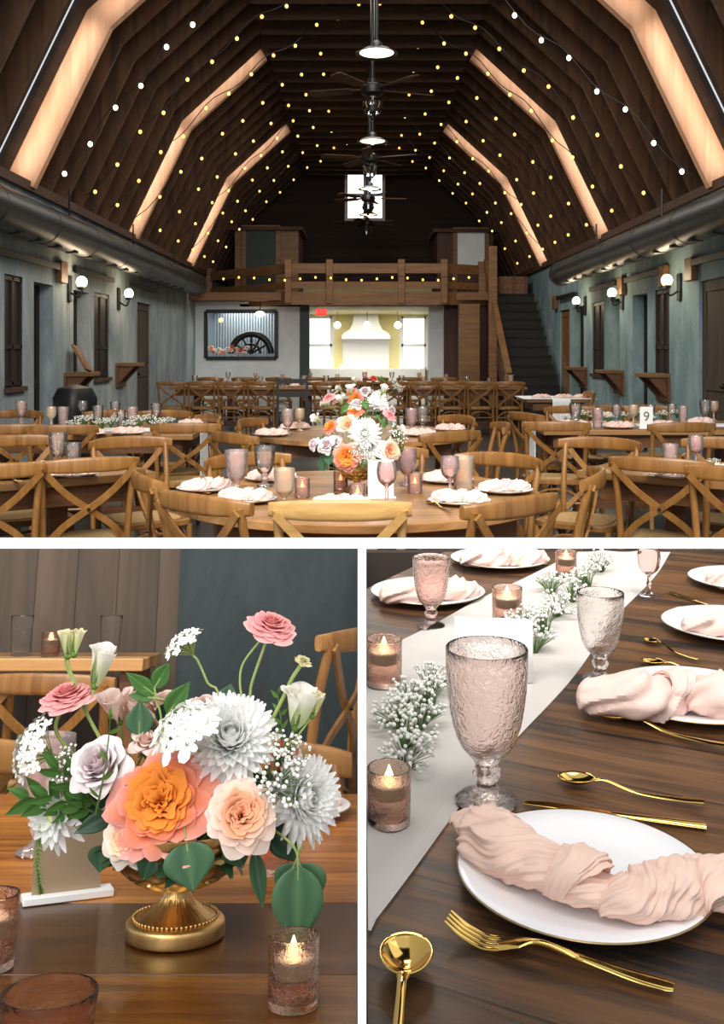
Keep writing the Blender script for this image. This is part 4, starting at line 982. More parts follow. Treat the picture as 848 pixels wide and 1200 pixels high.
loft()
# ------------------------------------------------------------------ hall furniture
def rect_table(label, o, u, L, W, h=TH, mat='hall_table', group=None):
    """table with corner o, long side along u"""
    u = Vector(u).normalized(); rz = math.atan2(u.y, u.x); v = Vector((-u.y, u.x))
    c = Vector(o[:2]) + u * L / 2 + v * W / 2
    r = tag(empty('dining_table'), label, 'table', group); r.matrix_world = T @ MT(c.x, c.y, 0, rz)
    m = MB(); m.bb(-L / 2, L / 2, -W / 2, W / 2, h - .04, h); m.obj('tabletop', mat, r, bev=.005)
    m = MB(); a, b = L / 2 - .1, W / 2 - .08
    for s in (-1, 1): m.bb(-a, a, s * b - .012, s * b + .012, h - .14, h - .04); m.bb(s * a - .012, s * a + .012, -b, b, h - .14, h - .04)
    m.obj('apron', 'table_frame', r)
    e = max(.1, a - .28)
    for sx in (-1, 1):
        m = MB(); m.bb(sx * e - .05, sx * e + .05, -.06, .06, .05, h - .14); m.obj('trestle_post', 'table_frame', r, bev=.006)
        m = MB(); m.bb(sx * e - .05, sx * e + .05, -b + .02, b - .02, h - .14, h - .05); m.obj('trestle_head', 'table_frame', r, bev=.006)
        m = MB(); m.bb(sx * e - .05, sx * e + .05, -.2, .2, 0, .06); m.obj('trestle_foot', 'table_frame', r, bev=.006)
    m = MB(); m.bar((-e, 0, .16), (e, 0, .16), .05, .08); m.obj('stretcher', 'table_frame', r)
    return r
def round_table(label, c, rad):
    r = tag(empty('round_table'), label, 'table'); r.matrix_world = T @ MT(c[0], c[1], 0, .12)
    m = MB(); m.lathe([(0, TH - .035), (rad - .01, TH - .035), (rad, TH - .03), (rad, TH - .004), (rad - .004, TH), (0, TH)], 96); m.obj('tabletop', 'hall_table', r)
    m = MB()
    for s in (-1, 1): m.bb(-.55, .55, s * .42 - .02, s * .42 + .02, TH - .125, TH - .035); m.bb(s * .55 - .02, s * .55 + .02, -.42, .42, TH - .125, TH - .035)
    m.obj('apron', 'table_frame', r)
    for sx in (-1, 1):
        for sy in (-1, 1): m = MB(); m.bb(sx * .18 - .04, sx * .18 + .04, sy * .18 - .04, sy * .18 + .04, 0, TH - .035); m.obj('leg', 'table_frame', r, bev=.006)
    m = MB(); m.bar((-.18, 0, .2), (.18, 0, .2), .06, .07)
    for s in (-1, 1): m.bar((s * .18, -.18, .2), (s * .18, .18, .2), .06, .07)
    m.obj('stretcher', 'table_frame', r); return r
C1, R1 = Vector((-.02, 4.13)), .77
C2, R2 = Vector((0.0, 7.1)), .77
round_table('round plank table nearest the viewer with the tall flower bowl', C1, R1)
round_table('second round plank table, behind the nearest flower bowl', C2, R2)
T3A, T3U = Vector((-1.01, 4.83)), Vector((.83, .56)); T3U.normalize()
rect_table('long plank table at the left front, its corner beside the round table', T3A - T3U * 1.9, T3U, 1.9, .8)
T4A, T4U = Vector((1.07, 4.9)), Vector((.8, -.6))
rect_table('long plank table at the right front, its corner beside the round table', T4A, T4U, 1.9, .8)
rect_table('plank table by the left wall under a white runner with babys breath', (-3.1, 6.95), (1, 0), 1.9, .9)
rect_table('plank table by the right wall carrying the number card', (1.36, 7.35), (1, 0), 1.9, .95)
rect_table('small plank table with white cloth far back near the stairs', (2.0, 11.9), (1, 0), .8, .8)
rect_table('long back table on the left, before the interior window', (-3.1, 15.75), (1, 0), 2.6, .95)
rect_table('long back table on the right, before the dark stairs', (.35, 15.75), (1, 0), 2.3, .95)
rect_table('farthest long table, just in front of the kitchen doorway', (-2.9, 18.3), (1, 0), 5.0, .9)

def chair(px, d, yaw, label, pale=False, s=1.0, dx=0.0):
    """place a chair by where its crest rail shows (px) at depth d; yaw 0 looks away from the viewer"""
    x = (px - CX) / F * d + dx; a = R(yaw); f = Vector((-math.sin(a), math.cos(a)))
    c = Vector((x, d)) + f * .29 * s
    return inst('chair_pale' if pale else 'chair', CHAIR_P if pale else CHAIR, MT(c.x, c.y, 0, a, s), label, 'chair')
chair(398, 3.26, 0, 'paler cross-back chair, back to the viewer, in front of the near round table', True)
chair(225, 3.42, -40, 'cross-back chair turned inwards at the front left of the near round table')
chair(613, 3.35, 40, 'cross-back chair turned inwards at the front right of the near round table')
chair(163, 4.02, -68, 'cross-back chair seen edge on at the left of the near round table')
chair(702, 4.1, 74, 'cross-back chair seen edge on at the right of the near round table')
chair(284, 4.75, -140, 'cross-back chair facing the viewer behind the textured pink goblet, near round table')
chair(590, 4.75, 140, 'cross-back chair facing the viewer at the far right of the near round table')
chair(447, 5.12, 179, 'cross-back chair mostly hidden behind the near flower bowl')
chair(266, 5.95, -48, 'cross-back chair at the front left of the second round table')
chair(289, 7.15, -108, 'cross-back chair at the far left of the second round table')
chair(534, 6.05, 34, 'cross-back chair at the front right of the second round table')
chair(541, 7.5, 118, 'cross-back chair at the far right of the second round table')
chair(592, 6.75, 92, 'cross-back chair seen edge on, right of the second round table')
chair(610, 7.9, -66, 'cross-back chair at the left end of the number card table')
chair(652, 6.85, -8, 'cross-back chair in front of the white runner of the number card table')
chair(802, 6.75, 4, 'cross-back chair on the near side of the number card table by the frame edge')
chair(668, 8.75, 176, 'cross-back chair leftmost on the far side of the number card table')
chair(716, 8.85, 180, 'cross-back chair second from the left beyond the number card table')
chair(756, 8.9, 184, 'cross-back chair directly behind the number card')
chair(706, 5.6, 146, 'cross-back chair at the corner of the right front table, facing the viewer')
chair(770, 4.55, -30, 'cross-back chair showing its full cross before the right front table')
chair(866, 4.2, -32, 'cross-back chair cut by the right edge, before the right front table')
chair(852, 5.6, 146, 'cross-back chair beyond the right front table at the picture edge')
chair(694, 11.75, 88, 'cross-back chair at the right end of the small cloth table')
chair(106, 4.55, 28, 'cross-back chair showing its full cross before the left front table')
chair(-10, 4.3, 28, 'cross-back chair cut by the left edge, before the left front table')
chair(150, 5.66, -150, 'cross-back chair facing the viewer at the corner of the left front table')
chair(20, 5.75, -150, 'cross-back chair beyond the left front table at the picture edge')
chair(217, 6.7, 6, 'cross-back chair in front of the white runner end of the left wall table')
chair(72, 6.55, 14, 'cross-back chair before the left wall table, right one of a pair')
chair(16, 6.6, 14, 'cross-back chair before the left wall table, left one of a pair')
chair(135, 8.15, 178, 'cross-back chair behind the left wall table, near its middle')
chair(193, 8.15, 182, 'cross-back chair behind the left wall table, towards its right end')
chair(250, 7.6, 120, 'cross-back chair at the right end of the left wall table')
chair(20, 8.15, 178, 'cross-back chair behind the left wall table at its left end')
k = 0
for px in (200, 235, 270, 305, 383, 413): chair(px, 15.55, 0, ORD[k] + ' cross-back chair from the left along the left back table'); k += 1
for k, px in enumerate((462, 496, 530, 564, 598)): chair(px, 15.55, 0, ORD[k] + ' cross-back chair from the left along the right back table')
for k, px in enumerate((246, 286, 326, 366, 400, 440, 480, 520)): chair(px, 17.95, 0, ORD[k] + ' cross-back chair from the left along the farthest table')
def black_chair():
    r = empty('chair')
    for s in (-1, 1):
        m = MB(); m.bb(s * .2 - .02, s * .2 + .02, -.22, -.18, 0, 1.0); m.obj('rear_leg', 'black', r); m = MB(); m.bb(s * .2 - .02, s * .2 + .02, .16, .2, 0, .46); m.obj('front_leg', 'black', r)
    m = MB(); m.bb(-.22, .22, -.2, .22, .45, .48); m.obj('seat', 'black', r)
    m = MB()
    for z in (.95, .76): m.bb(-.2, .2, -.215, -.19, z - .03, z + .03)
    m.obj('back_slat', 'black', r); m = MB()
    for z in (.15, .3): m.bb(-.2, .2, -.21, -.19, z - .015, z + .015)
    m.obj('stretcher', 'black', r); return r
X = pt(342, 0, 13.6); tag(black_chair(), 'black ladder-back wooden chair in front of the left back table', 'chair').matrix_world = MT(X.x, 13.7, 0, .05)

# ------------------------------------------------------------------ things on the hall tables
def plate_set(p, rz, lab, napkin=True, plate=True, seed=0, rad=.125):
    if plate: inst('plate', plate_b(), MT(p.x, p.y, TH + .001, 0, rad / .125), 'white dinner plate ' + lab, 'plate')
    if napkin: inst('napkin%d' % (seed % 3), napkin_far_b(seed % 3), MT(p.x, p.y, TH + (.009 if plate else .002), rz, 1.05), 'twisted blush napkin ' + lab, 'napkin')
for i, (px, py, rz, lab) in enumerate(((241, 575, .5, 'at the left edge of the near round table'), (288, 588, -.15, 'on the near round table behind the front left chair'), (318, 563, .1, 'on the near round table behind the clear goblet'), (400, 596, .0, 'at the front centre of the near round table behind the paler chair'), (538, 590, -.25, 'at the front right of the near round table with gold cutlery'), (590, 577, .1, 'at the right edge of the near round table'), (523, 565, .2, 'on the near round table behind the wine glass and tumbler'))):
    plate_set(at1(px, py), rz, lab, seed=i)
for kind, mat, px, py, lab, s in (('tall', 'thin_pink', 277, 580, 'textured pink tall goblet at the left of the near round table', 1.03), ('tall', 'thin_clear', 310, 570, 'clear tall goblet on the near round table, right of the textured pink one', .98), ('short', 'thin_amber', 333, 594, 'frosted amber goblet on the near round table', .98), ('wine', 'thin_rose', 453, 592, 'ribbed rose wine glass in front of the white card on the near table', 1.0), ('tall', 'thin_mauve', 477, 569, 'mauve goblet behind the candles, right of the flower bowl', .9), ('wine', 'thin_rose', 527, 583, 'rose wine glass right of the flower bowl, beside the tumbler', 1.0), ('tumbler', 'thin_amber', 542, 579, 'patterned amber tumbler touching the rose wine glass', 1.15)):
    inst(kind + mat, goblet_b(kind, mat), MT(*at1(px, py)[:2], TH + .001, 0, s), lab, 'glass')
def votive(p, lab, z=TH, s=1.0, M2_=None):
    inst('votive_hall', goblet_b('votive', 'thin_votive'), MT(p.x, p.y, z + .001, 0, s), 'copper pink glass votive cup ' + lab, 'candle holder')
    inst('tealight', candle_b, MT(p.x, p.y, z + .022 * s, 0, s), 'white tealight candle in the votive cup ' + lab, 'candle')
for px, py, lab in ((354, 583, 'beside the frosted amber goblet'), (419, 591, 'in front of the flower bowl'), (486, 578, 'right of the white card'), (399, 574, 'just left of the flower bowl')):
    votive(at1(px, py), lab, s=1.1)
p = at1(446, 584); inst('card1', card_b(.105, .15), MT(p.x, p.y, TH, .12), 'white table card on a white foot behind the ribbed rose glass', 'table card')
put_line('knife', knife_b, at1(465, 590) + Vector((0, 0, .001)), at1(490, 593), .22, 'gold table knife lying left of the front right plate', 'knife')
put_line('spoon', spoon_b, at1(528, 601), at1(500, 590), .2, 'gold spoon just left of the front right plate, near table', 'spoon')
put_line('fork', fork_b, at1(421, 604), at1(424, 588), .2, 'gold fork beside the front centre napkin, near table', 'fork')
put_line('spoon', spoon_b, at1(350, 604), at1(346, 592), .2, 'gold spoon beside the foot of the frosted amber goblet', 'spoon')
put_line('spoon', spoon_b, at1(206, 578), at1(252, 580), .22, 'gold spoon before the left edge plate of the near round table', 'spoon')
put_line('knife', knife_b, at1(563, 575), at1(550, 570), .22, 'gold knife between the two right plates of the near round table', 'knife')
# second round table
for i, (px, py, rz, lab) in enumerate(((318, 511, .1, 'at the left front of the second round table'), (345, 503, .3, 'at the far left of the second round table'), (492, 511, -.1, 'at the right front of the second round table'), (527, 505, .2, 'at the right edge of the second round table'))):
    plate_set(at1(px, py), rz, lab, seed=i + 1)
for kind, mat, px, py, lab in (('tall', 'thin_pink', 337, 509, 'pink goblet at the left of the second round table'), ('wine', 'thin_amber', 351, 505, 'amber wine glass beside the pink goblet on the second round table'), ('tall', 'thin_mauve', 482, 508, 'mauve goblet at the right of the second round table'), ('tall', 'thin_clear', 495, 506, 'clear goblet at the right of the second round table')):
    inst(kind + mat, goblet_b(kind, mat), MT(*at1(px, py)[:2], TH + .001), lab, 'glass')
# left and right front tables
for i, (px, py, rz, lab) in enumerate(((84, 558, .5, 'on the left front table behind the full cross chair'), (14, 560, .5, 'at the left picture edge on the left front table'), (790, 559, -.5, 'on the right front table behind the full cross chair'), (836, 556, -.5, 'at the right picture edge on the right front table'))):
    plate_set(at1(px, py), rz, lab, seed=i)
for kind, mat, px, py, lab in (('tall', 'thin_clear', 68, 549, 'clear tall goblet on the left front table'), ('tumbler', 'thin_clear', 86, 551, 'clear tumbler beside the goblet on the left front table'), ('tumbler', 'thin_pink', 785, 553, 'frosted pink tumbler on the right front table'), ('wine', 'thin_rose', 815, 549, 'rose wine glass on the right front table')):
    inst(kind + mat, goblet_b(kind, mat), MT(*at1(px, py)[:2], TH + .001), lab, 'glass')
for i, (a, b) in enumerate((((22, 568), (8, 558)), ((112, 557), (98, 551)), ((775, 558), (768, 552)))):
    put_line('spoon', spoon_b, at1(*a), at1(*b), .2, ('gold spoon at the picture edge of the left front table', 'gold spoon beside the plate on the left front table', 'gold spoon beside the plate on the right front table')[i], 'spoon')
for k, (px, py, lab) in enumerate(((52, 551, 'small white sprig beside the goblet on the left front table'), (40, 553, 'small white sprig at the left front table, left of the goblet'), (802, 552, 'small white sprig between the glasses on the right front table'), (835, 548, 'small white sprig at the picture edge on the right front table'))):
    inst('gyp', gyp_b(), MT(*at1(px, py)[:2], TH, k, 1.0), lab, 'flower sprig')
# runners with babys breath on the wall tables
def runner(label, x0, x1, yc, w, z, ends=(True, True), drop=.42, mat='runner_far'):
    r = tag(empty('table_runner'), label, 'table runner')
    m = MB(); m.grid(lambda u, v: (x0 + (x1 - x0) * v, yc + (u - .5) * w, z + .004 + .002 * noise.noise(Vector((u * 4, v * 20, 0)))), 10, 40); m.obj('flat_cloth', mat, r, fix=False, thick=.001)
    for e, x, s in ((ends[0], x0, -1), (ends[1], x1, 1)):
        if e: m = MB(); m.grid(lambda u, v: (x + s * (.008 + .018 * math.sin(u * 22) * v), yc + (u - .5) * w * (1 + .1 * v), z + .004 - drop * v), 36, 14); m.obj('hanging_end', mat, r, fix=False, thick=.001)
    return r
runner('white runner with a hanging end on the left wall table', -3.1, -1.19, 7.35, .34, TH)
runner('white runner with a hanging end on the number card table', 1.35, 3.3, 7.78, .36, TH)
m = MB(); m.poly([(1.96, 11.86), (2.84, 11.86), (2.84, 12.6), (1.96, 12.6)], TH + .002, TH + .01); tag(m.obj('table_cloth', 'runner_far'), 'white cloth laid over the small table near the stairs', 'tablecloth')
r = tag(empty('table_runner'), 'white runner hanging down the front of the small table near the stairs', 'table runner'); m = MB(); m.grid(lambda u, v: (2.3 + .22 * u, 11.85 + .01 * math.sin(u * 20) * v, TH + .015 - .5 * v), 20, 8); m.obj('hanging_end', 'runner_far', r, fix=False, thick=.001)
for k in range(11):
    px = 86 + 11 * k; p = at1(px, 506 - (k % 3) * 4)
    inst('gyp', gyp_b(), MT(p.x, p.y, TH + .005, k, 1.7 + .3 * (k % 2)), ORD[k] + ' babys breath cluster from the left along the left wall table', 'flower sprig')
for k in range(9):
    px = 665 + 16 * k; p = at1(px, 497 - (k % 3) * 3)
    inst('gyp', gyp_b(), MT(p.x, p.y, TH + .005, k * 2, 1.6 + .3 * (k % 2)), ORD[k] + ' babys breath cluster from the left along the number card table', 'flower sprig')
for k, (px, py) in enumerate(((104, 512), (150, 511), (200, 508), (225, 501), (30, 508))): plate_set(at1(px, py - 2), .1 * k, ORD[k] + ' along the left wall table' if k < 4 else 'at the far left of the left wall table', seed=k)
for k, (px, py) in enumerate(((672, 500), (725, 502), (775, 501), (820, 497), (705, 490))): plate_set(at1(px, py), .1 * k, ORD[k] + ' from the left along the number card table' if k < 4 else 'on the far side of the number card table', seed=k)
kinds = (('tall', 'thin_clear'), ('wine', 'thin_amber'), ('tumbler', 'thin_pink'), ('wine', 'thin_clear'), ('tumbler', 'thin_clear'), ('tall', 'thin_pink'))
for k, (px, py, q, s) in enumerate(((25, 497, 5, 1), (60, 503, 1, 1), (74, 500, 2, 1.1), (97, 495, 3, 1.05), (115, 498, 4, 1.1), (142, 500, 4, .9), (155, 500, 2, 1.1), (183, 497, 0, .9), (135, 494, 0, .9))):
    kk = kinds[q]; inst(kk[0] + kk[1], goblet_b(*kk), MT(*at1(px, py)[:2], TH + .005, 0, s), ORD[k] + ' glass from the left along the left wall table' if k < 8 else 'clear goblet behind the others on the left wall table', 'glass')
for k, (px, py, q, s) in enumerate(((674, 501, 0, 1), (700, 502, 2, 1.1), (722, 500, 3, 1), (742, 500, 1, 1), (787, 497, 3, .95), (800, 496, 2, 1), (826, 495, 0, 1), (836, 494, 1, 1), (762, 494, 4, 1))):
    kk = kinds[q]; inst(kk[0] + kk[1], goblet_b(*kk), MT(*at1(px, py)[:2], TH + .005, 0, s), ORD[k] + ' glass from the left along the number card table' if k < 8 else 'clear tumbler behind the number card', 'glass')
p = at1(757, 503); r = inst('card9', card_b(.1, .16), MT(p.x, p.y, TH + .004, .08), 'white number card with a curled 9 on the right wall table', 'table card')
text(r, '9', .1, (0, -.002, .09), 'ink', 'numeral')
for k, px in enumerate((634, 660, 682)):
    plate_set(at1(px, 467), .2, ORD[k] + ' from the left on the small cloth table', seed=k)
# back tables: plates with napkins in front of each seat
for tname, xs, yy in (('left back table', [-2.9 + .36 * i for i in range(7)], 15.95), ('right back table', [.5 + .36 * i for i in range(6)], 15.95), ('farthest table', [-2.7 + .52 * i for i in range(9)], 18.5)):
    for k, x in enumerate(xs):
        plate_set(Vector((x, yy, 0)), .2 * k, ORD[k] + ' from the left on the ' + tname, seed=k)
        kk = kinds[k % 6]; inst(kk[0] + kk[1], goblet_b(*kk), MT(x + .15, yy + .2, TH + .001), ORD[k] + ' glass from the left on the ' + tname, 'glass')
# flower bowls in the hall
def hall_bouquet(c, tname, items, bs=1.0):
    b = inst('bowl', bowl_b, MT(c.x, c.y, TH + .001, .3, bs), 'gold footed bowl holding flowers on the ' + tname, 'bowl')
    q = Vector((c.x, c.y, TH + .06))
    for key, bd, px, py, dd, s, lab in items:
        p = pt(px, py, c.y + dd); out = (p - (q + Vector((0, .0, .1)))); out.y = min(out.y, 0) - .12; out.z += .03
        flower(key, bd, p, out, lab + ' in the bowl on the ' + tname, 'flower', s, q, .0016)
MUM, RAN = mum_b(.05, 150), ran_b()
BUD = lis_b('budm', .03, .0085, 5, 'lisianthus_bud')
EUC = leaf_b(.075, .045, 'leaf_euc', .4, .18, 'eucalyptus_leaf'); RUS = sprig_b(.1, 9)
GYP = gyp_b()
hall_bouquet(C1.to_3d(), 'near round table', [
 ('orange', R_OR, 407, 536, -.16, 1.15, 'orange garden rose low at the front'), ('mum', MUM, 427, 509, -.15, 1.25, 'large white chrysanthemum at the front'), ('peach', R_PEACH, 408, 501, -.1, 1.2, 'peach rose above the orange rose'), ('lav', R_LAV, 386, 523, -.12, 1.2, 'pale rose left of the orange rose'),
 ('peach', R_PEACH, 453, 529, -.12, 1.25, 'pale peach rose at the right'), ('lis', LIS, 374, 495, -.05, 1.05, 'white lisianthus at the far left'), ('orange', R_OR, 389, 503, -.02, .7, 'small orange rose at the left'), ('ran', RAN, 386, 468, .0, 1.0, 'tall pink ranunculus at the upper left'),
 ('ran', RAN, 455, 488, .02, 1.0, 'pink ranunculus at the right'), ('mum', MUM, 433, 525, -.14, 1.0, 'smaller white chrysanthemum beside the peach rose'), ('lav', R_LAV, 418, 480, .05, 1.1, 'pale rose high in the middle'), ('mum', MUM, 441, 476, .08, 1.0, 'white chrysanthemum high at the back'),
 ('lis', LIS, 400, 474, .05, 1.0, 'white lisianthus high in the middle'), ('lis', LIS, 465, 507, .0, .9, 'white lisianthus at the right edge'), ('gyp', GYP, 460, 512, -.1, 1.3, 'babys breath sprig at the right'), ('gyp', GYP, 420, 532, -.17, 1.1, 'babys breath sprig low at the front'), ('lav', R_LAV, 372, 522, -.02, .9, 'small pale rose at the left edge'),
 ('euc', EUC, 385, 545, -.14, .9, 'eucalyptus leaf hanging at the left front'), ('euc', EUC, 395, 549, -.17, .8, 'eucalyptus leaf beside the orange rose'), ('rus', RUS, 375, 535, -.08, .8, 'green leafy sprig at the left'), ('rus', RUS, 468, 522, -.06, .8, 'green leafy sprig at the right'), ('rus', RUS, 430, 482, -.02, .8, 'green leafy sprig at the top'),
 ('rus', RUS, 382, 512, -.04, .75, 'green leafy sprig among the left white flowers'), ('rus', RUS, 400, 488, -.02, .8, 'green leafy sprig behind the peach rose'), ('rus', RUS, 452, 505, -.03, .75, 'green leafy sprig above the right peach rose'), ('rus', RUS, 470, 535, -.04, .8, 'low green leafy sprig at the right'), ('euc', EUC, 378, 552, -.1, 1.0, 'broad eucalyptus leaf low at the left'), ('euc', EUC, 445, 548, -.14, .8, 'eucalyptus leaf below the right peach rose'), ('euc', EUC, 425, 495, -.02, .9, 'eucalyptus leaf between the white flowers'),
 ('lis', LIS, 411, 462, .06, 1.0, 'white lisianthus at the very top'), ('lav', R_LAV, 395, 520, -.08, 1.0, 'pale rose between orange rose and left edge'), ('orange', R_OR, 416, 487, .03, .8, 'small orange rose high in the middle'), ('lis', LIS, 447, 462, .06, 1.0, 'white lisianthus at the upper right')])
hall_bouquet(C2.to_3d() + Vector((.05, -.1, 0)), 'second round table', [
 ('orange', R_OR, 418, 470, -.05, 1.2, 'orange garden rose'), ('orange', R_OR, 413, 462, 0, .9, 'smaller orange rose'), ('red', R_RED, 437, 447, .02, 1.3, 'coral red flower at the top'), ('lav', R_LAV, 428, 462, -.04, 1.4, 'pale rose beside the orange rose'), ('mum', MUM, 443, 468, -.06, 1.2, 'white chrysanthemum'),
 ('lis', LIS, 400, 458, .02, 1.2, 'white lisianthus at the left'), ('lis', LIS, 417, 449, .02, 1.1, 'white lisianthus at the top'), ('gyp', GYP, 460, 458, 0, 1.4, 'babys breath at the right'), ('ran', RAN, 394, 468, -.02, 1.2, 'pink ranunculus at the left'), ('lav', R_LAV, 455, 482, -.02, 1.3, 'pale rose at the right'), ('rus', RUS, 452, 450, 0, .9, 'green sprig at the right'), ('lis', LIS, 383, 474, 0, 1.2, 'white lisianthus low at the left')])
# ================================================================== THE FLOWER CORNER
T = T2
def e_room():
    fz = .2
    m = MB(); m.bb(-1.5, -.004, .5, 2.76, fz - .05, fz); struct(m.obj('floor_corner', 'dark'))
    zt = 1.494
    m = MB(); m.bb(-1.5, -.49, 2.72, 2.76, fz, zt); struct(m.obj('wall_back_boards', 'w2a'))
    m = MB(); m.bb(-.49, -.004, 2.715, 2.76, fz, zt); struct(m.obj('wall_back_slate', 'w2b'))
    # low stage carrying the far table and chairs
    m = MB(); m.bb(-1.5, -.004, 2.16, 2.715, fz, .66); struct(m.obj('floor_stage', 'dark'))
    # near table, boards of differing tone running across
    r = tag(empty('dining_table'), 'amber plank table under the gold flower bowl', 'table')
    y0, y1 = .60, 1.98; ys = [(.60, .93, .36), (.93, 1.095, .4), (1.095, 1.325, .2), (1.325, 1.56, 1.25), (1.56, 1.78, 1.1), (1.78, 1.98, .95)]
    m = MB()
    for a, b, t in ys: m.bb(-1.2, -.0045, a, b - .0015, TZ2 - .045, TZ2, None, t)
    m.obj('tabletop', 't2', r, bev=.0012)
    m = MB(); m.bb(-1.1, -.05, y0 + .08, y0 + .11, TZ2 - .14, TZ2 - .045); m.bb(-1.1, -.05, y1 - .11, y1 - .08, TZ2 - .14, TZ2 - .045); m.obj('apron', 'table_frame', r)
    for x in (-1.08, -.08):
        for y in (y0 + .1, y1 - .1): m = MB(); m.bb(x - .04, x + .04, y - .04, y + .04, fz, TZ2 - .045); m.obj('leg', 'table_frame', r)
e_room()
TOP = TZ2 + .0008
BASE = at2(205, 1098); BX, BY = BASE.x, BASE.y
inst('bowl', bowl_b, MT(BX, BY, TOP, .2, 1.03), 'gold dimpled compote bowl on a beaded foot holding the close-up flowers', 'bowl')
Q = Vector((BX, BY, TZ2 + .075))
def E(key, bd, px, py, dy, d, s, lab, via=None, sr=.0017, roll=0., smat='stem', cat='flower', stem=True):
    p = pt2(px, py, BY + dy)
    v = [pt2(a, b, BY + c) for a, b, c in via] if via else None
    return flower(key, bd, p, d, lab, cat, s, Q if stem else None, sr, v, roll, smat=smat)
MUM2 = mum_b(.056, 210); STAR = mum_b(.04, 42, 'star_flower', True)
R_ORB = rose_b('orange', 60, .058, .05, .008, True); R_PEB = rose_b('peach', 54, .042, .04, .0045, True); R_LAB = rose_b('lav', 36, .037, .052, .003, openness=.55); R_CRB = rose_b('creamrose', 40, .034, .034, .003, True)
E('orange_big', R_ORB, 194, 948, -.038, (-.0, -1, .45), .98, 'large orange garden rose with coral pink edges at the bouquet centre', roll=.4)
E('peach_big', R_PEB, 281, 960, -.045, (.2, -1, .4), .96, 'peach garden rose with pale outer petals, right of the orange rose')
E('lav_big', R_LAB, 128, 908, -.015, (-.2, -1, .5), 1.06, 'pale lavender white rose, left above the orange rose')
E('cream_big', R_CRB, 155, 984, -.05, (-.25, -1, .25), .85, 'cream rose tucked low under the orange rose')
E('mum_big', MUM2, 270, 872, -.01, (.08, -.85, .6), .92, 'big white chrysanthemum with greenish centre above the peach rose')
E('mum_big', MUM2, 347, 936, -.01, (.7, -.75, .15), .84, 'white chrysanthemum turned to the right side of the bouquet')
E('lace_big', umbel_b(.033, 22, .0095, 'lace_flower', .4, True), 226, 872, -.055, (-.35, -.6, .75), 1.0, 'white lace flower cluster overlapping the big chrysanthemum')
E('star', STAR, 72, 952, -.0, (-.45, -.9, -.15), 1.0, 'white star flower with long drooping petals at the lower left')
E('ran', RAN, 315, 742, .0, (.25, -.45, .85), 1.0, 'tall pink ranunculus at the upper right on a double stem', [(308, 762, 0), (295, 800, 0), (284, 840, .01)])
m = MB(); o = bpy.data.objects[[x.name for x in bpy.data.objects if x.get('label', '').startswith('tall pink ranunculus at the upper right on')][0]]
inv = (T2.inverted() @ o.matrix_world).inverted(); m.tube([inv @ q for q in bez([pt2(305, 750, BY), pt2(285, 777, BY), pt2(281, 800, BY), pt2(284, 830, BY), pt2(275, 860, BY)], 20)], .0013, 7); m.obj('second_stem', 'stem', o)
E('ran', RAN, 80, 826, .0, (-.12, -.35, .93), 1.06, 'pink ranunculus on a curved stem at the left', [(68, 840, 0), (66, 858, 0), (80, 878, 0), (110, 910, .0)], .0022)
E('ranbud', ran_b('budm', .0105, 'ranunculus_bud'), 354, 777, .0, (.35, -.4, .85), .85, 'small closed ranunculus bud at the upper right', [(342, 795, 0), (333, 815, 0), (318, 845, 0), (295, 890, 0)], .0024)
for k in range(3): pass
E('lis_big', lis_b('lis', .046, .0235, 8), 346, 852, .0, (.22, -.2, .95), 1.0, 'white lisianthus bell at the right on a green stem', [(338, 868, 0), (322, 890, 0)])
E('lisbud', lis_b('budm', .03, .009, 5, 'lisianthus_bud'), 366, 838, .0, (.35, -.2, .93), .9, 'narrow green white bud beside the right lisianthus bell', [(352, 858, 0), (330, 885, 0)], .0013)
E('lis_slim', lis_b('lis', .048, .0165, 7), 111, 803, .0, (.25, -.25, .93), 1.0, 'white lisianthus bud standing at the upper left', [(109, 815, 0), (108, 850, 0)], .0016)
E('lisbud', BUD, 79, 768, .0, (-.05, -.2, .97), 1.0, 'yellow green lisianthus bud at the far upper left', [(82, 785, 0), (95, 815, 0), (115, 860, 0)], .0015)
E('lisbud', BUD, 87, 766, -.004, (.2, -.2, .97), .95, 'second yellowish lisianthus bud at the far upper left', [(76, 775, 0), (86, 800, 0), (108, 850, 0)], .0013)
E('lace', umbel_b(.026, 24, .0058), 226, 768, .0, (-.5, -.25, .75), .95, 'small white lace flower tilted on a thin stem at the top', [(232, 775, 0), (243, 800, 0), (255, 830, 0)], .0014)
E('lace_left', umbel_b(.036, 28, .0068), 62, 885, .0, (-.75, -.6, .35), 1.0, 'white lace flower leaning out at the far left', [(75, 890, 0), (100, 905, 0)], .0022)
E('lis_blush', lis_b('blush', .036, .019, 8), 140, 845, .03, (-.15, -.4, .9), 1.0, 'blush lisianthus behind the lavender rose, left one')
E('lis_blush', LIS, 158, 848, .035, (.1, -.4, .9), 1.0, 'blush lisianthus behind the lavender rose, middle one')
E('blush_rose', rose_b('blush', 28, .032, .04, .003), 192, 848, .05, (.05, -.5, .85), 1.0, 'blush rose half hidden behind the bouquet centre')
E('blush_rose', R_LAV, 168, 880, .0, (.2, -.6, .8), .62, 'small greenish white rose between lavender and orange rose')
E('blush_rose', R_LAV, 238, 845, .06, (.1, -.5, .85), .8, 'pale rose at the back behind the lace flower')
E('red', R_RED, 330, 900, .01, (.5, -.7, .5), .8, 'rust orange flower peeping out beside the right chrysanthemum')
E('gyp_big', gyp_b(.032, 70), 318, 925, -.03, (.4, -.8, .45), 1.0, 'babys breath between the peach rose and the right chrysanthemum', stem=False)
E('gyp_big', GYP, 325, 895, -.02, (.5, -.5, .7), .8, 'babys breath above the right chrysanthemum', stem=False)
E('gyp_big', GYP, 92, 905, -.01, (-.5, -.7, .5), .7, 'babys breath below the left lace flower', stem=False)
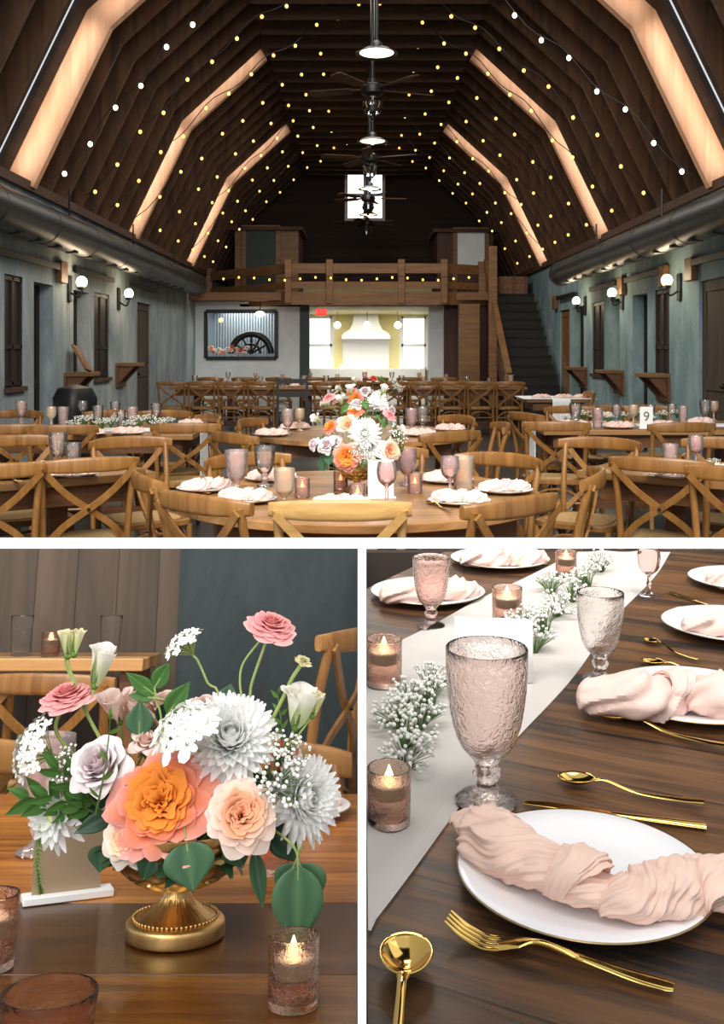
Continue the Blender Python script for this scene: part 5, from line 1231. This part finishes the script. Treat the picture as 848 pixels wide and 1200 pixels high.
m_ = 0
# leaves and greenery
def L(key, bd, px, py, dy, ax, s, lab, roll=0., up=None):
    p = pt2(px, py, BY + dy); y = Vector(ax).normalized(); u = Vector(up or (0.1, -1, .35)); z = (u - y * u.dot(y)).normalized(); x = y.cross(z)
    X = Matrix.Translation(p) @ Matrix(((x.x, y.x, z.x, 0), (x.y, y.y, z.y, 0), (x.z, y.z, z.z, 0), (0, 0, 0, 1))) @ Matrix.Scale(s, 4)
    return inst(key, bd, X, lab, 'leaf')
def leaf(Lg, W, mat, droop, fold): return (('lf', Lg, W, mat, droop, fold), leaf_b(Lg, W, mat, droop, fold))
def LL(px, py, dy, ax, Lg, W, mat, lab, droop=.2, fold=.2, up=None):
    k, b = leaf(Lg, W, mat, droop, fold); return L(k, b, px, py, dy, ax, 1, lab, up=up)
LL(218, 986, -.08, (.22, -.12, -1), .05, .05, 'leaf_euc', 'broad green leaf over the front rim of the gold bowl', .15, .12)
LL(178, 1003, -.08, (-.35, -.1, -1), .026, .022, 'leaf_dark', 'small dark leaf at the left front rim of the gold bowl', .2, .2)
LL(349, 1014, -.05, (.0, -.05, -1), .082, .052, 'leaf_euc', 'large hanging eucalyptus leaf at the lower right, front one', .1, .16)
LL(351, 1012, -.035, (.3, .05, -.9), .05, .044, 'leaf_euc', 'hanging eucalyptus leaf behind the large one at the lower right', .1, .2)
LL(345, 1012, -.04, (-.4, .05, -.9), .04, .03, 'leaf_euc', 'hanging eucalyptus leaf half hidden left of the large one', .1, .2)
LL(298, 996, -.03, (.2, -.1, -1), .062, .017, 'leaf_euc', 'narrow leaf drooping past the right rim of the bowl', .2, .3)
LL(318, 968, -.02, (.7, -.2, -.75), .05, .032, 'leaf_dark', 'dark leaf under the right chrysanthemum', .2, .2)
LL(122, 990, .01, (-.15, 0, -1), .03, .03, 'leaf_euc', 'eucalyptus leaf at the left rim of the bowl', .1, .1)
LL(163, 862, -.01, (.0, -.1, 1), .04, .03, 'leaf_euc', 'eucalyptus leaf standing between the pale roses', -.1, .1)
LL(360, 900, .02, (1, .1, -.1), .03, .02, 'leaf_euc', 'pointed leaf at the far right behind the chrysanthemum', .1, .15)
LL(255, 838, .03, (.8, .1, .35), .042, .036, 'leaf_euc', 'eucalyptus leaf behind the top of the big chrysanthemum', .0, .15)
LL(262, 835, .04, (.2, .1, .9), .034, .03, 'leaf_euc', 'upright eucalyptus leaf behind the big chrysanthemum', .0, .15)
LL(181, 806, .0, (.55, -.1, .9), .034, .02, 'leaf', 'glossy green leaf at the top of the leafy stem', -.1, .25)
LL(182, 815, .0, (-.75, -.1, .55), .044, .018, 'leaf', 'glossy green leaf pointing left from the leafy stem', -.1, .25)
LL(180, 818, -.003, (-1, -.2, .15), .03, .014, 'leaf', 'lower small green leaf on the leafy stem', .1, .25)
LL(196, 838, .0, (.55, -.1, .8), .046, .024, 'leaf', 'broad glossy leaf below the leafy stem', .0, .3)
LL(272, 985, -.06, (.3, -.1, -.6), .03, .03, 'leaf_dark', 'dark leaf under the peach rose', .2, .2)
LL(120, 940, -.01, (-1, -.4, .0), .05, .022, 'leaf_dark', 'dark pointed leaf below the lavender rose', .2, .25)
LL(132, 955, -.02, (-.9, -.4, -.35), .045, .02, 'leaf_dark', 'dark leaf at the left of the bowl rim', .2, .25)
LL(300, 905, -.01, (.2, -.5, -.4), .04, .03, 'leaf_dark', 'dark leaf between the two white chrysanthemums', .2, .2)
LL(235, 930, -.03, (.2, -.4, .6), .03, .02, 'leaf_dark', 'dark leaf between orange rose and big chrysanthemum', .2, .2)
LL(190, 850, .02, (.3, -.4, .6), .04, .026, 'leaf_dark', 'dark leaf behind the bouquet centre', .2, .2)
LL(125, 925, .0, (-.4, -.5, -.4), .04, .024, 'leaf_dark', 'dark leaf hidden low under the lavender rose', .2, .2)
L('rus_long', sprig_b(.1, 10, .013, .034), 130, 955, -.0, (-1, -.25, .28), 1.0, 'long leafy ruscus sprig reaching out to the left')
L('rus_long2', sprig_b(.07, 8, .011, .03), 118, 950, -.02, (-.75, -.4, .8), 1.0, 'short leafy ruscus sprig below the lavender rose')
L('rus_long2', sprig_b(.07, 8, .011, .03), 115, 955, -.02, (-.9, -.4, .45), .9, 'middle leafy ruscus sprig at the left of the bowl')
L('rus_thin', sprig_b(.11, 5, .005, .018, 'fern', 'thin_sprig', .1, -.1), 112, 955, -.06, (.15, -.15, 1), 1.0, 'thin tendril sprig rising in front of the lavender rose')
L('rus_thin2', sprig_b(.075, 8, .006, .018, 'fern', 'thin_sprig', .1, .2), 330, 870, .0, (-.1, 0, 1), .75, 'feathery green sprig beside the ranunculus bud stem')
L('fern_tip', fern_b(), 45, 980, -.0, (.12, -.1, -1), 1.0, 'feathery fern tip hanging at the lower left')
L('fern_tip', fern_b(), 60, 945, -.0, (-.3, -.1, -.9), .7, 'small fern frond behind the star flower')
def stem_piece(lab, pts, r):
    m = MB(); m.tube(bez(pts, 18), r, 7); tag(m.obj('trailing_stem', 'stem'), lab, 'stem')
stem_piece('pale trailing stem carrying the hanging eucalyptus leaves', [pt2(316, 970, BY - .03), pt2(335, 983, BY - .05), pt2(347, 998, BY - .05), pt2(349, 1014, BY - .05)], .0014)
# leafy stem
stem_piece('thin stem of the glossy leaves at the top of the bouquet', [pt2(181, 806, BY), pt2(184, 825, BY), pt2(190, 850, BY), Q], .0013)
# greenery mass inside the bowl so the stems stand in something
m = MB(); random.seed(9)
for k in range(70):
    a = random.uniform(0, 6.28); q = .07 * math.sqrt(random.random()); p = Vector((BX + q * math.cos(a), BY + q * math.sin(a), TZ2 + .085 + random.uniform(0, .075) * (1 - q / .09)))
    leaf_grid(m, .03, .018, .3, .2, Matrix.Translation(p) @ Euler((random.uniform(-1, 1), random.uniform(-1, 1), a - PI / 2)).to_matrix().to_4x4(), 2, 4)
tag(m.obj('foliage', 'leaf_dark', fix=False), 'dark leaves filling the gold bowl under the flowers', 'foliage', kind='stuff')

# votives, glasses, card, plate
def E_votive(px, py, lab, s, candle=True):
    p = at2(px, py); inst('votive', goblet_b('votive', 'votive'), MT(p.x, p.y, TOP, .4, s), 'copper pink glass votive cup ' + lab, 'candle holder')
    if candle: inst('tealight', candle_b, MT(p.x, p.y, TOP + .03 * s, 0, s), 'white tealight candle in the votive cup ' + lab, 'candle')
    return p
p = E_votive(343, 1180, 'at the lower right of the flower close-up', .83)
m = MB(); m.lathe([(0, .004), (.0245, .004), (.0248, .03), (0, .03)], 28); tag(m.obj('water', glass('water', 'fbe9df', .0, ior=1.33), None, MT(p.x, p.y, TOP, 0, .83)), 'clear water under the tealight in the lower right votive cup', 'water')
E_votive(-16, 1135, 'cut by the left edge of the flower close-up', .96)
E_votive(322, 1022, 'half hidden behind the hanging leaf', 1.1)
pg = at2(58, 1165, .08); m = 0
inst('low_tumbler', goblet_b('tumbler', 'goblet_soft'), MT(pg.x, pg.y, TOP, 0, .6), 'low rose glass tumbler at the lower left corner', 'glass').scale = (.9, .9, .6)
p = at2(40, 1005); inst('tallthin_pink', goblet_b('tall', 'thin_pink'), MT(p.x, p.y + .02, TOP, 0, .9), 'pink goblet standing behind the left side of the bouquet', 'glass')
def stand():
    o = empty('card_stand'); m = MB(); m.box((0, 0, .004), (.1, .026, .008)); m.obj('foot', 'white', o, bev=.001)
    m = MB(); m.box((-.002, .0, .008 + .05), (.076, .003, .1)); m.obj('card_back', 'kraft', o); return o
p = at2(79, 1054); inst('stand', stand, MT(p.x, p.y, TOP, R(24), 1.08), 'tan backed table card in a white foot behind the bowl at the left', 'table card')
p = at2(420, 955); p.x = min(p.x, -.143); inst('plate', plate_b(), MT(p.x, p.y, TOP), 'white plate at the right behind the close-up bouquet', 'plate')
inst('napkin_e', napkin_far_b(1), MT(p.x, p.y, TOP + .008, .1), 'blush napkin on the plate behind the close-up bouquet', 'napkin')
# chairs and far table
def E_chair(x, y, z, yaw, s, lab): return inst('chair', CHAIR, MT(x, y, z, yaw, s), lab, 'chair')
E_chair(-.262, 1.84, .2, PI, 1.0, 'cross-back chair across the amber table behind the right chrysanthemum')
E_chair(-.86, 1.86, .2, PI, 1.0, 'cross-back chair across the amber table at the left of the bouquet')
E_chair(-.2, 2.42, .66, R(72), .72, 'small cross-back chair before the slate wall at the right')
r = tag(empty('dining_table'), 'small plank table before the weathered board wall', 'table')
m = MB(); m.bb(-1.3, -.52, 2.44, 2.66, 1.19, 1.22); m.obj('tabletop', 'hall_table', r, bev=.003)
for x in (-1.26, -.56): m = MB(); m.bb(x - .02, x + .02, 2.47, 2.63, .66, 1.19); m.obj('leg', 'table_frame', r)

for k, x in enumerate((-.9, -.66)): E_chair(x, 2.36, .66, .1 - .2 * k, .62, ('small cross-back chair before the weathered boards at the far left', 'small cross-back chair before the weathered boards, right of its twin')[k])
for k, x in enumerate((-.84, -.62)):
    inst('tumblergoblet_clear', goblet_b('tumbler', 'goblet_clear'), MT(x, 2.52, 1.221, 0, .7), ('clear tumbler on the left of the small far table', 'clear tumbler on the right of the small far table')[k], 'glass')
X_ = Vector((-.76, 2.5, 1.22)); inst('votive', goblet_b('votive', 'votive'), MT(X_, None, None, 0, .8), 'copper pink glass votive cup glowing on the small far table', 'candle holder'); inst('tealight', candle_b, MT(X_.x, X_.y, X_.z + .025, 0, .8), 'white tealight candle in the votive cup on the small far table', 'candle')
# ================================================================== THE PLACE-SETTING CORNER
T = I4
def f_room():
    m = MB(); m.bb(.004, 1.4, .5, 2.76, .05, .1); struct(m.obj('floor_setting', 'dark'))
    m = MB(); m.bb(.004, 1.4, 2.72, 2.76, .1, .818); struct(m.obj('wall_setting_back', 'dark'))
    r = tag(empty('dining_table'), 'distressed dark plank table with the close-up place settings', 'table')
    m = MB(); m.poly([(.0045, .6), (1.2, .6), (1.2, 2.56), (.215, 2.56), (.0045, 2.155)], TZ3 - .045, TZ3); m.obj('tabletop', 't3', r)
    for x, y in ((.06, .68), (1.12, .68), (1.12, 2.46), (.3, 2.46)): m = MB(); m.bb(x - .035, x + .035, y - .035, y + .035, .1, TZ3 - .045); m.obj('leg', 'table_frame', r)
    m = MB(); m.bb(.06, 1.12, .7, .73, TZ3 - .14, TZ3 - .045); m.bb(.3, 1.12, 2.44, 2.47, TZ3 - .14, TZ3 - .045); m.bb(1.1, 1.13, .7, 2.46, TZ3 - .14, TZ3 - .045); m.obj('apron', 'table_frame', r)
f_room()
Z3 = TZ3 + .001
# sheer runner along the table
r = tag(empty('table_runner'), 'sheer white chiffon runner along the distressed table', 'table runner')
def run(u, v):
    d = .885 + (2.545 - .885) * v; xr = .0047 + (d - .898) * .4857 + .006 * math.sin(9 * d); xl = max(.0055, .009 + (d - 1.674) * .634)
    xr = max(xr, .008); x = xl + (xr - xl) * u
    a = x * .89 - d * .454
    return (x, d, Z3 + .0006 + .0022 * (1 + math.sin(a * 70 + 3 * noise.noise(Vector((a * 5, d * 2, 0))))) * min(1, (1 - u) * 6) + .0012 * (1 + noise.noise(Vector((a * 40, d * 4, 3)))))
m = MB(); m.grid(run, 60, 90); m.obj('cloth', 'runner', r, fix=False)
PLC = Vector((.218, .968, 0))
def plate3(x, y, lab, s=1.0): inst('plate', plate_b(), MT(x, y, Z3, 0, s), 'white gold-rimmed plate ' + lab, 'plate')
plate3(.2185, .967, 'nearest, holding the knotted blush napkin')
FP = [(.492, 1.462, 'second along the table, with gauze napkin'), (.69, 1.84, 'third along the table'), (.86, 2.2, 'farthest along the right of the table'), (.14, 2.09, 'at the upper left beyond the runner'), (.34, 2.42, 'far across the runner at the top')]
for k, (x, y, lab) in enumerate(FP):
    plate3(x, y, lab, 1.0 if k < 3 else .98)
    inst('napkin%d' % (k % 3), napkin_far_b(k % 3), MT(x - (.05 if k == 0 else .0), y - .055, Z3 + .009, (-.05, -.1, -.1, .2, .1)[k], 1.25 if k == 0 else 1.0), 'blush gauze napkin on the plate ' + lab, 'napkin')
# the knotted napkin on the near plate
r = tag(empty('napkin'), 'knotted twist of blush gauze napkin on the nearest plate', 'napkin'); r.matrix_world = MT(.2185, .967, Z3 + .0085)
m = MB(); napkin_mesh(m, [(-.062, .088, .0), (-.085, .05, .002), (-.078, .012, .002), (-.045, -.018, .004), (-.012, -.052, .006), (.018, -.064, .006)], [.024, .034, .038, .031, .025, .02], 5, 1, 240, 110, .62, .06); m.obj('left_twist', 'napkin', r)
m = MB(); napkin_mesh(m, [(-.004, -.066, .004), (.025, -.073, .006), (.055, -.064, .004), (.085, -.052, .003), (.12, -.055, .006), (.165, -.066, .012)], [.018, .026, .031, .032, .03, .028], 7, 4, 240, 110, .66, .06); m.obj('right_twist', 'napkin', r)
m = MB(); knot_mesh(m, (-.022, -.042, .022), (.75, -.66, 0), .026, .028, 2, .78); m.obj('knot', 'napkin', r)
def frill(u, v):
    a = u * 3.2 - .3; x = -.07 + .055 * math.cos(a + 1.2) * (.4 + .6 * v); y = .045 + .06 * math.sin(a + .4) * (.4 + .6 * v)
    return (x, y, .004 + .03 * (1 - v) + .008 * noise.noise(Vector((u * 12, v * 2, 5))) * v + .008 * v)
m = MB(); m.grid(frill, 90, 14); m.obj('loose_edge', 'napkin', r, fix=False, thick=.0008)
def frill2(u, v):
    return (.05 + .12 * u, -.03 + .04 * v * math.sin(PI * min(1, u * 1.2 + .1)) + .03 * u * v, .022 - .014 * v + .006 * noise.noise(Vector((u * 9, v * 4, 9))))
m = MB(); m.grid(frill2, 60, 14); m.obj('loose_edge', 'napkin', r, fix=False, thick=.0008)
# glasses
def g3(kind, mat, px, py, s, lab): p = at3(px, py); inst(kind + mat, goblet_b(kind, mat), MT(p.x, p.y, Z3 + .003, .2, s), lab, 'glass')
g3('tall', 'goblet_pink', 570, 944, 1.0, 'pressed pink goblet in sharp focus beside the nearest plate')
g3('tall', 'goblet_clear', 703, 800, .78, 'pale clear goblet on the runner behind the near goblet')
g3('tall', 'goblet_pink', 505, 737, .74, 'pink goblet at the upper left beyond the runner')
g3('wine', 'goblet_rose', 760, 700, .62, 'rose wine glass at the upper right before the far plate')
# tent card
r = tag(empty('tent_card'), 'white folded tent card standing on the runner behind the goblet', 'table card'); p = at3(578, 795); r.matrix_world = MT(p.x, p.y, Z3 + .004, R(-8))
for s, nm in ((-1, 'front_leaf'), (1, 'back_leaf')):
    m = MB(); m.add([(-.062, s * .028, 0), (.062, s * .028, 0), (.062, 0, .092), (-.062, 0, .092)], [(0, 1, 2, 3)]); m.obj(nm, 'paper', r, fix=False, thick=.0012)
# votives with candles
for px, py, lab, s in ((434, 968, 'cut by the left edge of the place-setting view', .85), (446, 805, 'at the left edge behind the first babys breath', 1.0), (594, 735, 'burning behind the tent card', 1.0), (663, 679, 'burning far along the runner', .85)):
    p = at3(px, py); x = max(p.x, .0055 + .0288 * s); inst('votive', goblet_b('votive', 'votive'), MT(x, p.y, Z3 + .004, 0, s), 'copper pink glass votive cup ' + lab, 'candle holder'); inst('tealight', candle_b, MT(x, p.y, Z3 + .004 + .034 * s, 0, s), 'white tealight candle in the votive cup ' + lab, 'candle')
# babys breath along the runner
random.seed(4); n = 0
places = ['at the left edge by the near votive', 'left of the goblet, low', 'left of the goblet, middle', 'left of the goblet, high', 'at the left edge by the second votive', 'between second votive and goblet', 'in front of the tent card', 'right behind the tent card', 'beyond the tent card, left', 'beyond the tent card, right', 'near the far votive, left', 'near the far votive, right', 'far along the runner', 'at the far end of the runner', 'at the very end of the runner']
for (px, py), lab in zip(((452, 905), (470, 880), (490, 860), (505, 835), (448, 858), (478, 835), (500, 815), (625, 770), (640, 745), (620, 745), (650, 725), (668, 708), (645, 700), (690, 690), (705, 672)), places):
    p = at3(px, py); X = MT(max(p.x, .055), p.y, Z3 + .003, n * 1.3, .95 if n < 7 else 1.05) @ Matrix.Rotation(R(25), 4, 'X')
    inst('gyp_soft', gyp_b(.036, 70, 'babys_breath_sprig', .05, .0034), X, 'babys breath sprig on the sheer runner ' + lab, 'flower sprig'); n += 1
# cutlery
put_line('fork', fork_b, at3(792, 1166), at3(527, 1098), .204, 'gold fork lying in front of the nearest plate', 'fork')
put_line('spoon', spoon_b, Vector((.014, .635, TZ3)), at3(480, 1102), .2, 'gold spoon at the lower left corner, bowl shining', 'spoon', .003)
put_line('spoon', spoon_b, at3(816, 948), at3(645, 915), .2, 'gold spoon just behind the nearest plate', 'spoon')
put_line('knife', knife_b, at3(827, 973), at3(612, 945), .22, 'gold knife between the nearest plate and the spoon', 'knife')
put_line('spoon', spoon_b, at3(848, 882), at3(690, 838), .2, 'gold spoon in front of the second plate', 'spoon')
put_line('spoon', spoon_b, at3(848, 796), at3(750, 778), .18, 'gold spoon between second and third plate', 'spoon')
put_line('spoon', spoon_b, at3(812, 776), at3(754, 752), .18, 'gold spoon left of the third plate', 'spoon')
put_line('knife', knife_b, at3(846, 717), at3(784, 696), .2, 'gold knife before the farthest plate', 'knife')
# ================================================================== dividers between the places, light, camera
T = I4
d0 = .5; th = 11 / F * d0
zb = H - (637.3 - HY) / F * d0
m = MB(); m.bb(-1.1, 1.1, d0, d0 + .004, zb - th / 2, zb + th / 2); struct(m.obj('trim_lintel', 'white'), 'thin white ledge dividing the hall from the two corners below')
w = 10 / F * d0
m = MB(); s0, s1 = (637.3 - HY) / F * d0, (637.3 - HY) / F * 2.76
m.add([(x, y, z) for x in (-w / 2, w / 2) for y, z in ((d0 + .001, H - s0), (2.76, H - s1), (2.76, 0), (d0 + .001, 0))], [(0, 1, 2, 3), (7, 6, 5, 4), (0, 4, 5, 1), (3, 2, 6, 7), (0, 3, 7, 4), (1, 5, 6, 2)])
struct(m.obj('wall_partition', 'white'), 'thin white partition between the flower corner and the place-setting corner')
def area(name, loc, to, size, energy, col=(1, 1, 1), sy=None, spread=180):
    L = bpy.data.lights.new(name, 'AREA'); L.energy = energy; L.color = col; L.size = size; L.spread = R(spread)
    if sy: L.shape = 'RECTANGLE'; L.size_y = sy
    o = bpy.data.objects.new(name, L); COL.objects.link(o); o.location = loc; o.rotation_euler = (Vector(to) - Vector(loc)).to_track_quat('-Z', 'Y').to_euler(); return o
w_ = bpy.data.worlds.new('world'); sc.world = w_; w_.use_nodes = True
w_.node_tree.nodes['Background'].inputs[0].default_value = (.9, .95, 1, 1); w_.node_tree.nodes['Background'].inputs[1].default_value = .75
area('barn_door_daylight', (0, .6, 4.6), (0, 6.5, .6), 4.5, 215, (1, .95, .88), 2.0, 105)
area('window_left', (-.95, .25, 1.95), (-.2, 1.2, 1.05), .9, 11, (1, .98, .95))
area('window_front', (-.5, -.7, 2.1), (-.1, 1.2, 1.0), 1.2, 15, (1, .98, .95))  # added fill on the flowers from the camera side, no window there
area('window_right', (1.5, 2.3, 2.7), (.3, 1.0, .85), 1.5, 8, (1, .98, .95))
# daylight through the glazed roof slots beside each pale truss
RP = [(3.62, 3.12), (2.8, 4.82), (1.6, 5.92)]
for b in (10.4, 15.2, 20.2):
    for s in (-1, 1):
        for (xa, za), (xb, zb_), e in ((RP[0], RP[1], 2.4), (RP[1], RP[2], 1.3)):
            a, b2 = Vector((XC + s * xa, b, za)), Vector((XC + s * xb, b, zb_)); sl = (b2 - a).normalized(); zz = Vector((0, -1, 0)); xx = sl.cross(zz)
            o = area('roof_slot_daylight', (0, 0, 0), (0, 1, 0), .16, e, (1, .92, .82), (b2 - a).length * .92, 100)
            out = xx if xx.z > 0 else -xx
            o.matrix_world = Matrix.Translation((a + b2) / 2 + out * .12 + Vector((0, -.3, 0))) @ Matrix(((xx.x, sl.x, zz.x, 0), (xx.y, sl.y, zz.y, 0), (xx.z, sl.z, zz.z, 0), (0, 0, 0, 1)))
for y, e in ((8.5, 80), (12.5, 105), (17.0, 120)):
    area('hall_skylight', (XC, y, 5.6), (XC, y + .3, 0), 1.5, e, (1, .93, .84), 2.5)  # added fill lamps under the closed ridge, brightening the middle of the hall
cam = bpy.data.cameras.new('camera'); co = bpy.data.objects.new('camera', cam); COL.objects.link(co); sc.camera = co
co.location = CAM; co.rotation_euler = (R(90), 0, 0); cam.sensor_fit = 'VERTICAL'; cam.sensor_height = 24; cam.lens = 24 * F / 1200
cam.shift_y = -(600 - HY) / 1200; cam.clip_start = .05; cam.clip_end = 100
sc.view_settings.view_transform = 'Standard'; sc.view_settings.look = 'None'; sc.view_settings.gamma = 1; sc.view_settings.exposure = 0.12; sc.view_settings.use_curve_mapping = False
cy = sc.cycles; cy.use_denoising = True; cy.max_bounces = 10; cy.transmission_bounces = 8; cy.transparent_max_bounces = 12; cy.diffuse_bounces = 5; cy.glossy_bounces = 4; cy.caustics_reflective = False; cy.caustics_refractive = False; cy.sample_clamp_indirect = 4
